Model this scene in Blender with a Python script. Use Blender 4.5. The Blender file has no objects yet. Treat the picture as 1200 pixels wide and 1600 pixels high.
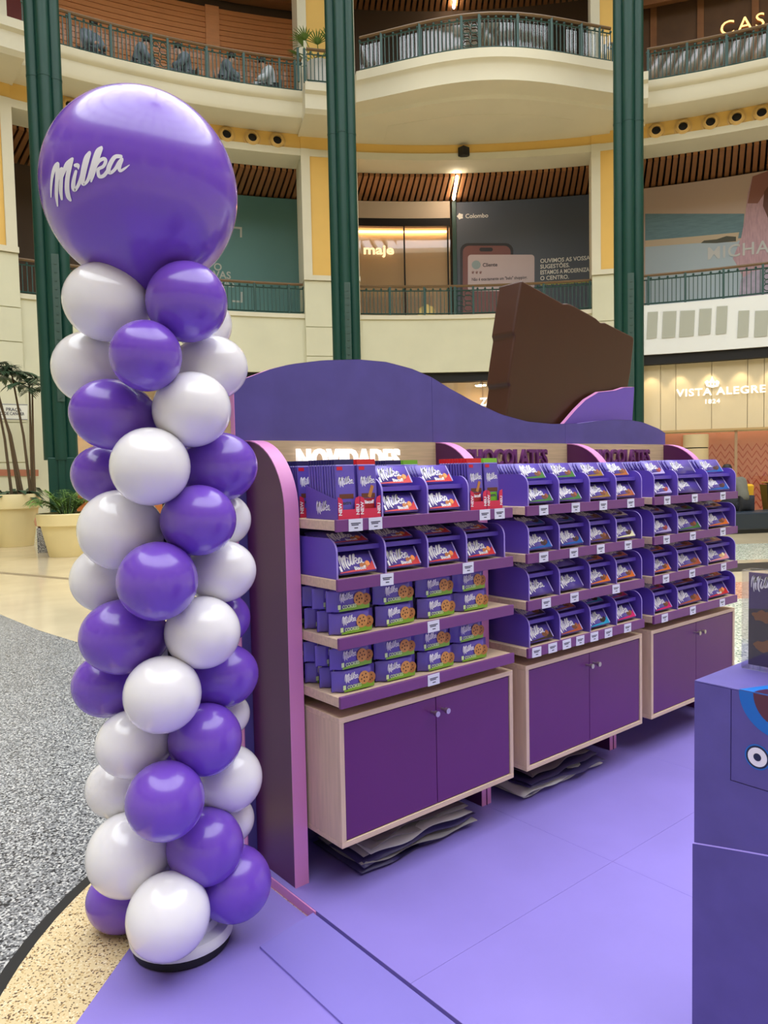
import bpy, bmesh, math, random
from mathutils import Vector, Matrix, Euler
random.seed(7)
rnd = random.uniform
sc = bpy.context.scene
COL = sc.collection
PI = math.pi

# ------------------------------------------------------------------ camera
F = 1172.37; PITCH = 0.05605; ROLL = -0.02098; YAW = 0.69096      # image 1200 x 1600
CAM = Vector((-1.4803, -2.0549, 1.5079))
fw = Vector((math.sin(YAW)*math.cos(PITCH), math.cos(YAW)*math.cos(PITCH), -math.sin(PITCH)))
r0 = Vector((math.cos(YAW), -math.sin(YAW), 0)); u0 = r0.cross(fw)
RI = r0*math.cos(ROLL) + u0*math.sin(ROLL); UP = u0*math.cos(ROLL) - r0*math.sin(ROLL)
cd = bpy.data.cameras.new('camera'); cam = bpy.data.objects.new('camera', cd); COL.objects.link(cam)
m = Matrix((RI, UP, -fw)).transposed().to_4x4(); m.translation = CAM; cam.matrix_world = m
cd.sensor_fit = 'VERTICAL'; cd.sensor_height = 36.0; cd.lens = F/1600*36.0; cd.clip_end = 200; cd.clip_start = .05
sc.camera = cam
# ------------------------------------------------------------------ light
w = bpy.data.worlds.new('world'); sc.world = w; w.use_nodes = True
bg = w.node_tree.nodes['Background']; bg.inputs[0].default_value = (0.93, 0.96, 1.0, 1); bg.inputs[1].default_value = 3.0
CX, CY = 2.73, -0.735                                              # centre of the round atrium
pl = bpy.data.lights.new('skylight_portal_offscreen', 'AREA'); pl.shape = 'DISK'; pl.size = 35.0; pl.cycles.is_portal = True
po = bpy.data.objects.new('skylight_portal_offscreen', pl); COL.objects.link(po); po.location = (CX, CY, 19.9)
sc.view_settings.view_transform = 'Standard'; sc.view_settings.look = 'None'
sc.view_settings.gamma = 1.0; sc.view_settings.use_curve_mapping = False
sc.view_settings.exposure = 0.68

# ------------------------------------------------------------------ pixel rays -> points on known surfaces
def ray(x, y): return fw + RI*((x-600)/F) - UP*((y-800)/F)
def onx(x, y, X): d = ray(x, y); return CAM + d*((X-CAM.x)/d.x)
def ony(x, y, Y): d = ray(x, y); return CAM + d*((Y-CAM.y)/d.y)
def onz(x, y, Zv): d = ray(x, y); return CAM + d*((Zv-CAM.z)/d.z)
def cyl(x, y, R):
    d = ray(x, y); ox, oy = CAM.x-CX, CAM.y-CY
    a = d.x*d.x+d.y*d.y; b = ox*d.x+oy*d.y; q = ox*ox+oy*oy-R*R
    P = CAM + d*((-b+math.sqrt(b*b-a*q))/a)
    return math.degrees(math.atan2(P.y-CY, P.x-CX)), P.z
def ang(x, y, R): return cyl(x, y, R)[0]
def pol(R, a, z=0): a = math.radians(a); return Vector((CX+R*math.cos(a), CY+R*math.sin(a), z))

# ------------------------------------------------------------------ materials
def lin(c):
    f = lambda v: v/12.92 if v <= .04045 else ((v+.055)/1.055)**2.4
    return tuple(f(v/255) for v in c)+(1,)
MATS = {}
def mat(name, rgb, rough=.5, metal=0, var=.0, scale=8, coat=0, emit=0, spec=.5, alpha=None, bump=0, stretch=None, sub=0):
    if name in MATS: return MATS[name]
    M = bpy.data.materials.new(name); M.use_nodes = True; nt = M.node_tree; b = nt.nodes['Principled BSDF']
    c = lin(rgb); b.inputs['Base Color'].default_value = c
    b.inputs['Roughness'].default_value = rough; b.inputs['Metallic'].default_value = metal
    b.inputs['Specular IOR Level'].default_value = spec
    if coat: b.inputs['Coat Weight'].default_value = coat; b.inputs['Coat Roughness'].default_value = .11
    if sub: b.inputs['Subsurface Weight'].default_value = sub; b.inputs['Subsurface Radius'].default_value = (.05, .05, .05)
    if emit:
        b.inputs['Emission Color'].default_value = c; b.inputs['Emission Strength'].default_value = emit
    if var or bump:
        tc = nt.nodes.new('ShaderNodeTexCoord'); n = nt.nodes.new('ShaderNodeTexNoise'); n.inputs['Scale'].default_value = scale
        n.inputs['Detail'].default_value = 6; src = tc.outputs['Object']
        if stretch:
            mp = nt.nodes.new('ShaderNodeMapping'); mp.inputs['Scale'].default_value = stretch
            nt.links.new(src, mp.inputs[0]); src = mp.outputs[0]
        nt.links.new(src, n.inputs['Vector'])
        if var:
            r = nt.nodes.new('ShaderNodeValToRGB')
            r.color_ramp.elements[0].position = .3; r.color_ramp.elements[1].position = .7
            r.color_ramp.elements[0].color = tuple(v*(1-var) for v in c[:3])+(1,)
            r.color_ramp.elements[1].color = tuple(min(1, v*(1+var)) for v in c[:3])+(1,)
            nt.links.new(n.outputs[0], r.inputs[0]); nt.links.new(r.outputs[0], b.inputs['Base Color'])
        if bump:
            bp = nt.nodes.new('ShaderNodeBump'); bp.inputs['Strength'].default_value = bump; bp.inputs['Distance'].default_value = .01
            nt.links.new(n.outputs[0], bp.inputs['Height']); nt.links.new(bp.outputs[0], b.inputs['Normal'])
    MATS[name] = M; return M
def terrazzo(name, base, chips, scale, amount=.45, rough=.25):
    M = bpy.data.materials.new(name); M.use_nodes = True; nt = M.node_tree; b = nt.nodes['Principled BSDF']
    tc = nt.nodes.new('ShaderNodeTexCoord'); v = nt.nodes.new('ShaderNodeTexVoronoi'); v.inputs['Scale'].default_value = scale
    nt.links.new(tc.outputs['Object'], v.inputs['Vector'])
    sep = nt.nodes.new('ShaderNodeSeparateColor'); nt.links.new(v.outputs['Color'], sep.inputs[0])
    r = nt.nodes.new('ShaderNodeValToRGB'); r.color_ramp.interpolation = 'CONSTANT'
    e = r.color_ramp.elements; e[0].position = 0; e[0].color = lin(base); e[1].position = 1-amount; e[1].color = lin(chips[0])
    for i, c in enumerate(chips[1:]):
        k = e.new(1-amount+amount*(i+1)/len(chips)); k.color = lin(c)
    nt.links.new(sep.outputs[0], r.inputs[0])
    n = nt.nodes.new('ShaderNodeTexNoise'); n.inputs['Scale'].default_value = 1.3; nt.links.new(tc.outputs['Object'], n.inputs['Vector'])
    mx = nt.nodes.new('ShaderNodeMix'); mx.data_type = 'RGBA'; mx.blend_type = 'MULTIPLY'; mx.inputs[0].default_value = .25
    nt.links.new(r.outputs[0], mx.inputs[6]); nt.links.new(n.outputs[0], mx.inputs[7]); nt.links.new(mx.outputs[2], b.inputs['Base Color'])
    b.inputs['Roughness'].default_value = rough
    MATS[name] = M; return M
def glass(name, tint=(1, 1, 1), rough=.02, mixf=.08):
    M = bpy.data.materials.new(name); M.use_nodes = True; nt = M.node_tree; nt.nodes.clear()
    o = nt.nodes.new('ShaderNodeOutputMaterial'); t = nt.nodes.new('ShaderNodeBsdfTransparent'); g = nt.nodes.new('ShaderNodeBsdfGlossy')
    t.inputs[0].default_value = tint+(1,); g.inputs['Roughness'].default_value = rough
    f = nt.nodes.new('ShaderNodeLayerWeight'); f.inputs[0].default_value = .12; mx = nt.nodes.new('ShaderNodeMixShader')
    ad = nt.nodes.new('ShaderNodeMath'); ad.operation = 'ADD'; ad.use_clamp = True; ad.inputs[1].default_value = mixf
    ml = nt.nodes.new('ShaderNodeMath'); ml.operation = 'MULTIPLY'; ml.inputs[1].default_value = .45; nt.links.new(f.outputs['Fresnel'], ml.inputs[0])
    nt.links.new(ml.outputs[0], ad.inputs[0]); nt.links.new(ad.outputs[0], mx.inputs[0])
    nt.links.new(t.outputs[0], mx.inputs[1]); nt.links.new(g.outputs[0], mx.inputs[2]); nt.links.new(mx.outputs[0], o.inputs[0])
    MATS[name] = M; return M

WOOD = mat('pale_wood', (214, 188, 160), .5, var=.10, scale=6, stretch=(1.2, 14, 14))
WOODH = mat('pale_wood_long', (206, 180, 148), .5, var=.12, scale=5, stretch=(1.0, 12, 22))
WOODV = mat('pale_wood_upright', (210, 184, 158), .5, var=.10, scale=5, stretch=(14, 14, 1.0))
VINYL = mat('violet_vinyl', (138, 123, 204), .42, var=.05, scale=2.5)
VINYL2 = mat('violet_vinyl_ramp', (130, 118, 200), .42, var=.05, scale=2.5)
DOOR = mat('door_purple', (96, 34, 106), .38, var=.04, scale=3)
FASC = mat('fascia_purple', (116, 60, 124), .42, var=.04, scale=3)
PLUM = mat('plum_panel', (84, 28, 84), .35, var=.05, scale=2)
PINK = mat('pink_edge', (214, 138, 196), .45)
BLUEV = mat('blue_violet_board', (86, 76, 150), .6, var=.10, scale=9)
TRAY = mat('tray_violet', (98, 74, 184), .42)
TRAYE = mat('tray_edge', (160, 142, 222), .5)
METAL = mat('brushed_steel', (200, 196, 190), .3, 1)
BLACK = mat('black_rubber', (18, 18, 20), .5)
WHITE = mat('white_print', (240, 238, 244), .5)
LABEL = mat('label_paper', (222, 224, 238), .6)
INK = mat('ink', (60, 60, 80), .6)
BPURP = mat('purple_latex', (116, 74, 196), .26, coat=.5, sub=.15)
BWHITE = mat('white_latex', (240, 238, 243), .18, coat=.5, sub=.25)
WRAP = mat('wrapper_purple', (98, 80, 178), .3, var=.05, scale=20, coat=.2)
WRAPD = mat('wrapper_dark', (48, 38, 96), .35)
CHOC = mat('chocolate_brown', (66, 33, 20), .38, var=.06, scale=3)
CREAMW = mat('cream_plaster', (212, 210, 182), .7, var=.04, scale=1.0)
CREAM2 = mat('cream_moulding', (216, 210, 186), .65, var=.03, scale=1.0)
PLASTER = mat('bare_white_plaster', (232, 234, 230), .75)
PATCH = mat('grey_filler', (176, 178, 164), .8)
YELL = mat('yellow_plaster', (226, 184, 98), .7, var=.05, scale=.8)
GREEN = mat('dark_green_paint', (16, 60, 50), .42, spec=.35, var=.06, scale=1.5)
RAILG = mat('rail_green', (38, 74, 68), .45)
BROWNR = mat('rail_wood', (110, 84, 52), .45)
SLAT = mat('slat_wood', (150, 100, 58), .55, var=.10, scale=3)
DARK = mat('dark_void', (14, 12, 12), .7)
SIDING = mat('warm_lit_wood_siding', (206, 140, 88), .5, var=.08, scale=2, stretch=(1, 1, 10))  # warm lamp light is mixed into this wood colour, hence the orange
FAR = mat('far_wall_dark', (80, 62, 46), .7)

# ------------------------------------------------------------------ mesh helpers
class MB:
    def __init__(s): s.v = []; s.f = []
    def add(s, vs, fs):
        o = len(s.v); s.v += [Vector(v) for v in vs]; s.f += [tuple(i+o for i in f) for f in fs]; return s
    def box(s, x0, x1, y0, y1, z0, z1, M=None):
        vs = [Vector((x, y, z)) for z in (z0, z1) for y in (y0, y1) for x in (x0, x1)]
        if M: vs = [M @ v for v in vs]
        return s.add(vs, [(0, 2, 3, 1), (4, 5, 7, 6), (0, 1, 5, 4), (2, 6, 7, 3), (0, 4, 6, 2), (1, 3, 7, 5)])
    def prism(s, poly, to3, d):
        """poly 2D list; to3(u, v, w) -> 3D; d = (w0, w1)"""
        n = len(poly); vs = [to3(u, v, d[0]) for u, v in poly]+[to3(u, v, d[1]) for u, v in poly]
        return s.add(vs, [tuple(range(n)), tuple(range(2*n-1, n-1, -1))]+[(i, i+n, (i+1) % n+n, (i+1) % n) for i in range(n)])
    def flat(s, poly3): return s.add(poly3, [tuple(range(len(poly3)))])
    def tube(s, pts, rad, n=6, cap=True):
        pts = [Vector(p) for p in pts]; rads = rad if isinstance(rad, (list, tuple)) else [rad]*len(pts); rings = []
        for i, p in enumerate(pts):
            t = (pts[min(i+1, len(pts)-1)]-pts[max(i-1, 0)]).normalized()
            a = t.orthogonal().normalized() if abs(t.z) > .9 else t.cross(Vector((0, 0, 1))).normalized()
            if abs(t.z) > .9: a = (Vector((1, 0, 0))-t*t.x).normalized()
            b = t.cross(a)
            rings += [p+(a*math.cos(2*PI*k/n)+b*math.sin(2*PI*k/n))*rads[i] for k in range(n)]
        fs = [(i*n+k, i*n+(k+1) % n, (i+1)*n+(k+1) % n, (i+1)*n+k) for i in range(len(pts)-1) for k in range(n)]
        if cap: fs += [tuple(range(n-1, -1, -1)), tuple((len(pts)-1)*n+k for k in range(n))]
        return s.add(rings, fs)
    def lathe(s, prof, n=32, c=(0, 0, 0)):
        c = Vector(c); vs = [c+Vector((r*math.cos(2*PI*k/n), r*math.sin(2*PI*k/n), z)) for r, z in prof for k in range(n)]
        fs = [(i*n+k, i*n+(k+1) % n, (i+1)*n+(k+1) % n, (i+1)*n+k) for i in range(len(prof)-1) for k in range(n)]
        fs += [tuple(range(n-1, -1, -1)), tuple((len(prof)-1)*n+k for k in range(n))]
        return s.add(vs, fs)
    def sector(s, prof, a0, a1, step=1.0):
        """closed (R,z) profile swept around the atrium centre from angle a0 to a1 (deg)"""
        n = max(1, int(math.ceil(abs(a1-a0)/step))); k = len(prof); full = abs(abs(a1-a0)-360) < 1e-6
        vs = [pol(R, a0+(a1-a0)*i/n, z) for i in range(n if full else n+1) for R, z in prof]
        N = n if full else n+1
        fs = [(i*k+j, i*k+(j+1) % k, ((i+1) % N)*k+(j+1) % k, ((i+1) % N)*k+j) for i in range(n) for j in range(k)]
        if not full: fs += [tuple(range(k)), tuple(n*k+j for j in range(k-1, -1, -1))]
        return s.add(vs, fs)
    def mesh(s, name, smooth=False, fix=True, origin=None):
        me = bpy.data.meshes.new(name); o = Vector(origin) if origin else Vector()
        me.from_pydata([v-o for v in s.v], [], s.f)
        if fix:
            bm = bmesh.new(); bm.from_mesh(me); bmesh.ops.recalc_face_normals(bm, faces=bm.faces); bm.to_mesh(me); bm.free()
        if smooth:
            for p in me.polygons: p.use_smooth = True
        return me
def link(name, me, m=None, parent=None, loc=None, rot=None):
    o = bpy.data.objects.new(name, me); COL.objects.link(o)
    if m is not None and me is not None and len(me.materials) == 0: me.materials.append(m)
    if parent: o.parent = parent
    if loc is not None: o.location = loc
    if rot is not None: o.rotation_euler = rot
    return o
def obj(name, mb, m, parent=None, smooth=False, origin=None):
    """world-space builder -> object; under a parent empty the vertices are made local to it"""
    if parent is not None and origin is None: org = wloc(parent)
    else: org = Vector(origin) if origin else Vector()
    me = mb.mesh(name, smooth, origin=org); o = link(name, me, m, parent)
    if parent is None: o.location = org
    return o
def wloc(o):
    v = Vector(o.location)
    while o.parent: o = o.parent; v += Vector(o.location)
    return v
def thing(name, loc, label, cat, group=None, rot=None):
    o = link(name, None, loc=loc, rot=rot); return tag(o, label, cat, group)
def tag(o, label, cat, group=None):
    o['label'] = label; o['category'] = cat
    if group: o['group'] = group
    return o
def struct(o): o['kind'] = 'structure'; return o
def autosmooth(o, deg=40):
    me = o.data
    for p in me.polygons: p.use_smooth = True
    bm = bmesh.new(); bm.from_mesh(me)
    for e in bm.edges:
        if len(e.link_faces) == 2 and e.calc_face_angle(0) > math.radians(deg): e.smooth = False
    bm.to_mesh(me); bm.free(); return o
def bevel(o, wd=.003, seg=2):
    b = o.modifiers.new('bevel', 'BEVEL'); b.width = wd; b.segments = seg; b.limit_method = 'ANGLE'; return o
def text_mesh(s, size=1.0, fat=0.0, ext=0.0, align='LEFT', space=1.0):
    cu = bpy.data.curves.new('t', 'FONT'); cu.body = s; cu.size = size; cu.offset = fat; cu.extrude = ext; cu.align_x = align
    cu.space_character = space; cu.resolution_u = 3
    o = bpy.data.objects.new('t', cu); COL.objects.link(o); dg = bpy.context.evaluated_depsgraph_get()
    me = bpy.data.meshes.new_from_object(o.evaluated_get(dg)); bpy.data.objects.remove(o); bpy.data.curves.remove(cu)
    me.materials.clear(); return me
def map_mesh(me, f):
    for v in me.vertices: v.co = f(v.co)
    me.update(); return me
def text_cyl(name, s, px, py, hpx, R, m, parent, fat=0, ext=.01, align='LEFT', sx=1.0, space=1.0):
    """lettering that lies on a curved wall of radius R; (px, py) = baseline start, hpx = capital height in the photo"""
    a, z = cyl(px, py, R); h = hpx*(pol(R, a, z)-CAM).dot(fw)/F/.70
    me = text_mesh(s, h, fat*h, 0, align, space); o3 = wloc(parent) if parent else Vector()
    map_mesh(me, lambda c: pol(R-ext, a-math.degrees(c.x*sx/R), z+c.y)-o3)
    return link(name, me, m, parent)
def poly_cyl(name, pts, R, m, parent, off=.006):
    """flat print given in photo pixels, cut into narrow strips and laid on the curved board of radius R"""
    o3 = wloc(parent) if parent else Vector()
    bm = bmesh.new(); bm.faces.new([bm.verts.new((x, y, 0)) for x, y in pts]); x = min(p[0] for p in pts)+9
    while x < max(p[0] for p in pts):
        bmesh.ops.bisect_plane(bm, geom=bm.verts[:]+bm.edges[:]+bm.faces[:], plane_co=(x, 0, 0), plane_no=(1, 0, 0)); x += 9
    for v in bm.verts:
        a, z = cyl(v.co.x, v.co.y, R); v.co = pol(R-off, a, z)-o3
    me = bpy.data.meshes.new(name); bm.to_mesh(me); bm.free()
    return link(name, me, m, parent)

# ------------------------------------------------------------------ script logo strokes  (x, y, width) y down
LOGO = [
 [(148, 735, 14), (148, 640, 24), (158, 520, 32), (180, 420, 42), (205, 365, 46), (224, 338, 34)],
 [(224, 345, 46), (222, 450, 48), (214, 600, 42), (212, 720, 38), (224, 838, 18)],
 [(224, 560, 24), (240, 460, 34), (268, 405, 40)], [(272, 405, 46), (266, 540, 46), (262, 660, 44), (275, 760, 26)],
 [(272, 520, 26), (300, 430, 44), (340, 345, 56), (398, 285, 34)], [(390, 295, 46), (362, 400, 54), (340, 520, 54), (336, 640, 56), (352, 730, 52), (376, 772, 30)],
 [(440, 432, 34), (418, 520, 44), (408, 610, 50), (425, 655, 40), (465, 600, 42), (505, 500, 46), (535, 370, 56), (565, 270, 58), (600, 210, 34)],
 [(434, 362, 44), (462, 366, 50), (470, 408, 8)],
 [(596, 220, 46), (570, 330, 40), (540, 440, 46), (518, 540, 52), (530, 588, 34), (580, 535, 40), (625, 410, 52), (660, 290, 56), (700, 195, 62), (738, 152, 34)],
 [(735, 165, 44), (700, 270, 44), (665, 380, 46), (640, 470, 44), (618, 552, 22)],
 [(655, 410, 26), (705, 320, 40), (765, 285, 44), (788, 315, 42), (760, 375, 40), (705, 405, 40), (700, 450, 40), (718, 495, 42), (770, 480, 44), (822, 410, 44)],
 [(965, 258, 44), (900, 262, 50), (850, 330, 54), (820, 410, 54), (842, 452, 40), (900, 405, 40), (945, 330, 44), (978, 290, 40)],
 [(975, 300, 46), (948, 380, 46), (958, 428, 34), (1010, 400, 28), (1066, 358, 10)]]
def logo_ribbons(sub=3):
    """quads (4 points x,y) for all strokes plus round joins"""
    out = []
    for st in LOGO:
        P = []
        for i in range(len(st)-1):
            a, b, c, d = st[max(i-1, 0)], st[i], st[i+1], st[min(i+2, len(st)-1)]
            for t in range(sub):
                t /= sub; q = []
                for k in range(3):
                    q.append(.5*(2*b[k]+(c[k]-a[k])*t+(2*a[k]-5*b[k]+4*c[k]-d[k])*t*t+(3*b[k]-a[k]-3*c[k]+d[k])*t**3))
                P.append(q)
        P.append(list(st[-1])); L = []; Rr = []
        for i, p in enumerate(P):
            q0, q1 = P[max(i-1, 0)], P[min(i+1, len(P)-1)]
            dx, dy = q1[0]-q0[0], q1[1]-q0[1]; n = math.hypot(dx, dy) or 1; h = p[2]/2
            L.append((p[0]-dy/n*h, p[1]+dx/n*h)); Rr.append((p[0]+dy/n*h, p[1]-dx/n*h))
        out += [(L[i], L[i+1], Rr[i+1], Rr[i]) for i in range(len(P)-1)]
        for p in (P[0], P[-1]):
            out.append(tuple((p[0]+p[2]/2*math.cos(2*PI*k/8), p[1]+p[2]/2*math.sin(2*PI*k/8)) for k in range(8)))
    return out
RIB = logo_ribbons(2)
def flat_logo(width, f3=None):
    """logo in a flat u,v frame: u right 0..width, v up, baseline gently rising"""
    mb = MB(); 
    def T(x, y):
        u = (x-140)/930
        u = .09*u+.91*(1-(1-u)**1.18) if u < 1 else u
        v = -(y+.33*(x-140)-720)/930
        return u*width, v*width
    for q in RIB:
        pts = [T(*p) for p in q]
        mb.add([Vector((u, v, 0)) if not f3 else f3(u, v) for u, v in pts], [tuple(range(len(pts)))])
    return mb

# ================================================================== THE SETTING
GZ = -.04
FLOOR = mat('polished_beige_stone', (214, 198, 164), .12, var=.10, scale=1.2)
TZG = terrazzo('grey_terrazzo', (150, 152, 154), [(52, 54, 60), (206, 206, 204), (102, 104, 108)], 130, .62, .28)
TZC = terrazzo('cream_terrazzo', (226, 204, 158), [(110, 84, 60), (240, 224, 190), (196, 164, 110)], 190, .30, .35)
TZM = terrazzo('mint_terrazzo', (206, 212, 192), [(110, 130, 116), (232, 234, 220), (160, 176, 160)], 60, .5, .25)
TZR = terrazzo('rose_terrazzo', (220, 160, 130), [(170, 100, 80), (236, 190, 160)], 60, .4, .25)
mb = MB(); mb.lathe([(23.5, GZ-.2), (23.5, GZ)], 96, (CX, CY, 0)); struct(obj('floor', mb, FLOOR))
def inlay(pts, m, z1, n='floor'):
    mb = MB(); mb.prism(pts, lambda u, v, w: Vector((u, v, w)), (GZ-.05, GZ+z1)); return struct(obj(n, mb, m))
# grey terrazzo field, ringed cream disc under the stand and its black border
cx0, cy0, rr = .62, -.72, 2.0
inlay([(-8, -7), (-8, 7.26), (.526, 7.26), (.60, 5.98), (.72, 5.07), (1.1, 2.4), (4.5, 1.2), (5.5, -2), (4, -7)], TZG, .001)
inlay([(cx0+rr*math.cos(2*PI*k/96), cy0+rr*math.sin(2*PI*k/96)) for k in range(96)], BLACK, .002)
inlay([(cx0+(rr-.045)*math.cos(2*PI*k/96), cy0+(rr-.045)*math.sin(2*PI*k/96)) for k in range(96)], TZC, .003)
def fl(*p): return [tuple(onz(x, y, GZ)[:2]) for x, y in p]
inlay(fl((1080, 935), (1260, 935), (1260, 1100), (1080, 1100)), TZM, .0032)
inlay(fl((1100, 912), (1175, 909), (1175, 935), (1100, 938)), TZR, .0034)
inlay(fl((1080, 884), (1330, 872), (1330, 884), (1080, 897)), BLACK, .003)
inlay(fl((1080, 852), (1330, 846), (1330, 868), (1080, 878)), TZM, .003)
inlay(fl((-60, 888), (130, 905), (130, 908), (-60, 891)), mat('floor_joint_bronze', (150, 132, 104), .4), .002)

# ---------------- round atrium facade (radius RF), gallery back wall (radius RB)
RF, RB = 19.2, 22.5
L1, L2 = 6.12, 11.95
PIERS = [(59.4, 64.3), (34.5, 38.75), (87.0, 91.5), (9.4, 13.7)] + [(91.5+25.3*k-4.3+25.3, 91.5+25.3*k+25.3) for k in range(0, 9)]
def ring(name, prof, m, a0=0, a1=360, step=2.5, smooth=True):
    o = struct(obj(name, MB().sector(prof, a0, a1, step), m)); 
    if smooth: autosmooth(o, 35)
    return o
# level-1 slab edge (cream, bare plaster in one bay) and floor slab
ring('trim_1', [(RF, 4.42), (RF+.5, 4.42), (RF+.5, 6.0), (RF, 6.0)], CREAMW, 34.5, 360+8)
ring('trim_2', [(RF-.05, 6.0), (RF+.5, 6.0), (RF+.5, L1), (RF-.05, L1)], CREAM2, 34.5, 368)
ring('wall_bare_plaster', [(RF-.03, 4.70), (RF+.5, 4.70), (RF+.5, L1), (RF-.03, L1)], PLASTER, 8, 34.5)
ring('ceiling_ground_floor', [(RF+.4, 4.9), (RB+.5, 4.9), (RB+.5, L1), (RF+.4, L1)], CREAM2)
ring('wall_gallery_back', [(RB, 4.9), (RB+.3, 4.9), (RB+.3, 20.5), (RB, 20.5)], FAR, step=2.5)
# lintel over the level-1 openings with white frame and yellow frieze
ring('wall_yellow_frieze', [(RF, 10.85), (RF+.9, 10.85), (RF+.9, 11.3), (RF, 11.3)], YELL)
ring('trim_3', [(RF-.06, 10.65), (RF+.95, 10.65), (RF+.95, 10.85), (RF-.06, 10.85)], CREAM2)
# level-2 slab: soffit, two-step moulded face
ring('trim_4', [(RF-.05, 11.25), (18.35, 11.27), (18.25, 11.30), (18.2, 11.38), (18.2, 11.70), (18.12, 11.74), (18.08, 11.80), (18.08, L2), (RF+.1, L2), (RF+.1, 11.3)], CREAM2)
ring('floor_gallery', [(RF, 11.55), (RB+.2, 11.55), (RB+.2, L2), (RF, L2)], CREAM2)
# level-2 lintel and the roof ring around the skylight
ring('wall_upper_frieze', [(RF, 16.9), (RF+.9, 16.9), (RF+.9, 20.4), (RF, 20.4)], YELL)
ring('ceiling_roof_ring', [(17.5, 20.0), (RB+.3, 20.0), (RB+.3, 20.4), (17.5, 20.4)], CREAM2)
# skylight ribs
sk = struct(link('ceiling_skylight', None, loc=(CX, CY, 20)))
mb = MB().box(0, 17.7, -.11, .11, 0, .35); ribme = mb.mesh('skylight_rib')
for k in range(20): link('rib', ribme, CREAM2, sk, rot=(0, 0, k*2*PI/20))
for R in (3.5, 7.0, 10.5, 14.0):
    mb = MB(); mb.sector([(R-.1, 20.03), (R+.1, 20.03), (R+.1, 20.3), (R-.1, 20.3)], 0, 360, 9); obj('ring_beam', mb, CREAM2, sk)
# ground floor: dark header band over every shop front, plain wall behind the camera
ring('trim_5', [(RF+.12, 4.15), (RF+.5, 4.15), (RF+.5, 4.45), (RF+.12, 4.45)], DARK, 34.5, 368)
ring('trim_6', [(RF+.05, 4.42), (RF+.5, 4.42), (RF+.5, 4.72), (RF+.05, 4.72)], DARK, 8, 34.5)
ring('wall_ground_rear', [(RF+.3, GZ), (RF+.6, GZ), (RF+.6, 4.2), (RF+.3, 4.2)], CREAMW, 91.5, 368)

# piers: cream base, ledge, yellow shaft with white frame strips
for i, (a0, a1) in enumerate(PIERS):
    rc = .035 if i < 4 else 0
    w_ = struct(obj('wall_pier_base', MB().sector([(RF-.12+rc, GZ), (RF+.9, GZ), (RF+.9, 7.1), (RF-.12+rc, 7.1)], a0, a1, 1.0), CREAMW))
    if i < 4:
        zs = [GZ, .9, 1.9, 2.9, 3.9, 4.9, 5.75, 7.09]
        for z0_, z1_ in zip(zs, zs[1:]): obj('course', MB().sector([(RF-.12, z0_), (RF-.06, z0_), (RF-.06, z1_-.025), (RF-.12, z1_-.025)], a0, a1, 1.0), CREAMW, w_)
    struct(obj('trim_ledge', MB().sector([(RF-.18, 7.08), (RF+.9, 7.08), (RF+.9, 7.22), (RF-.18, 7.22)], a0-.05, a1+.05, 1.0), CREAM2))
    struct(obj('wall_pier_shaft', MB().sector([(RF-.04, 7.2), (RF+.95, 7.2), (RF+.95, 11.3), (RF-.04, 11.3)], a0, a1, 1.0), YELL))
    for (b0, b1) in ((a0-.02, a0+.75), (a1-.75, a1+.02)):
        struct(obj('trim_opening_frame', MB().sector([(RF-.09, 7.2), (RF+.97, 7.2), (RF+.97, 10.85), (RF-.09, 10.85)], b0, b1, 1.0), CREAM2))
        struct(obj('trim_opening_frame', MB().sector([(RF-.09, L2), (RF+.97, L2), (RF+.97, 17.0), (RF-.09, 17.0)], b0, b1, 1.0), CREAM2))
    struct(obj('wall_pier_shaft', MB().sector([(RF-.04, L2), (RF+.95, L2), (RF+.95, 20), (RF-.04, 20)], a0, a1, 1.0), YELL))
    # small square balcony on the pier at level 2
    m0 = (a0+a1)/2
    struct(obj('trim_pier_balcony', MB().sector([(RF, 11.2), (17.75, 11.2), (17.65, 11.3), (17.65, 11.68), (17.55, 11.74), (17.55, L2), (RF, L2)], a0-.2, a1+.2, 1.0), CREAM2))

# round vents in the yellow frieze
VENTO = mat('vent_ring', (214, 176, 104), .5)
def vent(px, py, lb):
    a, z = cyl(px, py, RF); z = 11.02
    t = thing('round_vent', pol(RF, a, z), lb, 'vent', 'round vents of the yellow frieze', rot=(0, -PI/2, math.radians(a)))
    o = link('flange', MB().lathe([(.25, 0), (.25, .02), (.205, .02), (.205, .07), (.145, .12), (.125, .12), (.125, .012)], 24).mesh('vent_flange'), VENTO, t); autosmooth(o)
    link('throat', MB().lathe([(.125, .012), (.125, .03), (.001, .03)], 20).mesh('vent_throat'), DARK, t)
for i, p in enumerate([(1025, 205), (1067, 199), (1110, 193), (1151, 186), (1190, 180)]): vent(*p, '%s round frieze vent from the green column, above the beach poster' % ['first', 'second', 'third', 'fourth', 'fifth'][i])
for i, p in enumerate([(433, 226), (394, 223), (354, 219), (110, 184), (77, 178)]): vent(*p, '%s round frieze vent from the white frame, above the teal hoarding' % ['first', 'second', 'third', 'fourth', 'fifth'][i])

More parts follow.
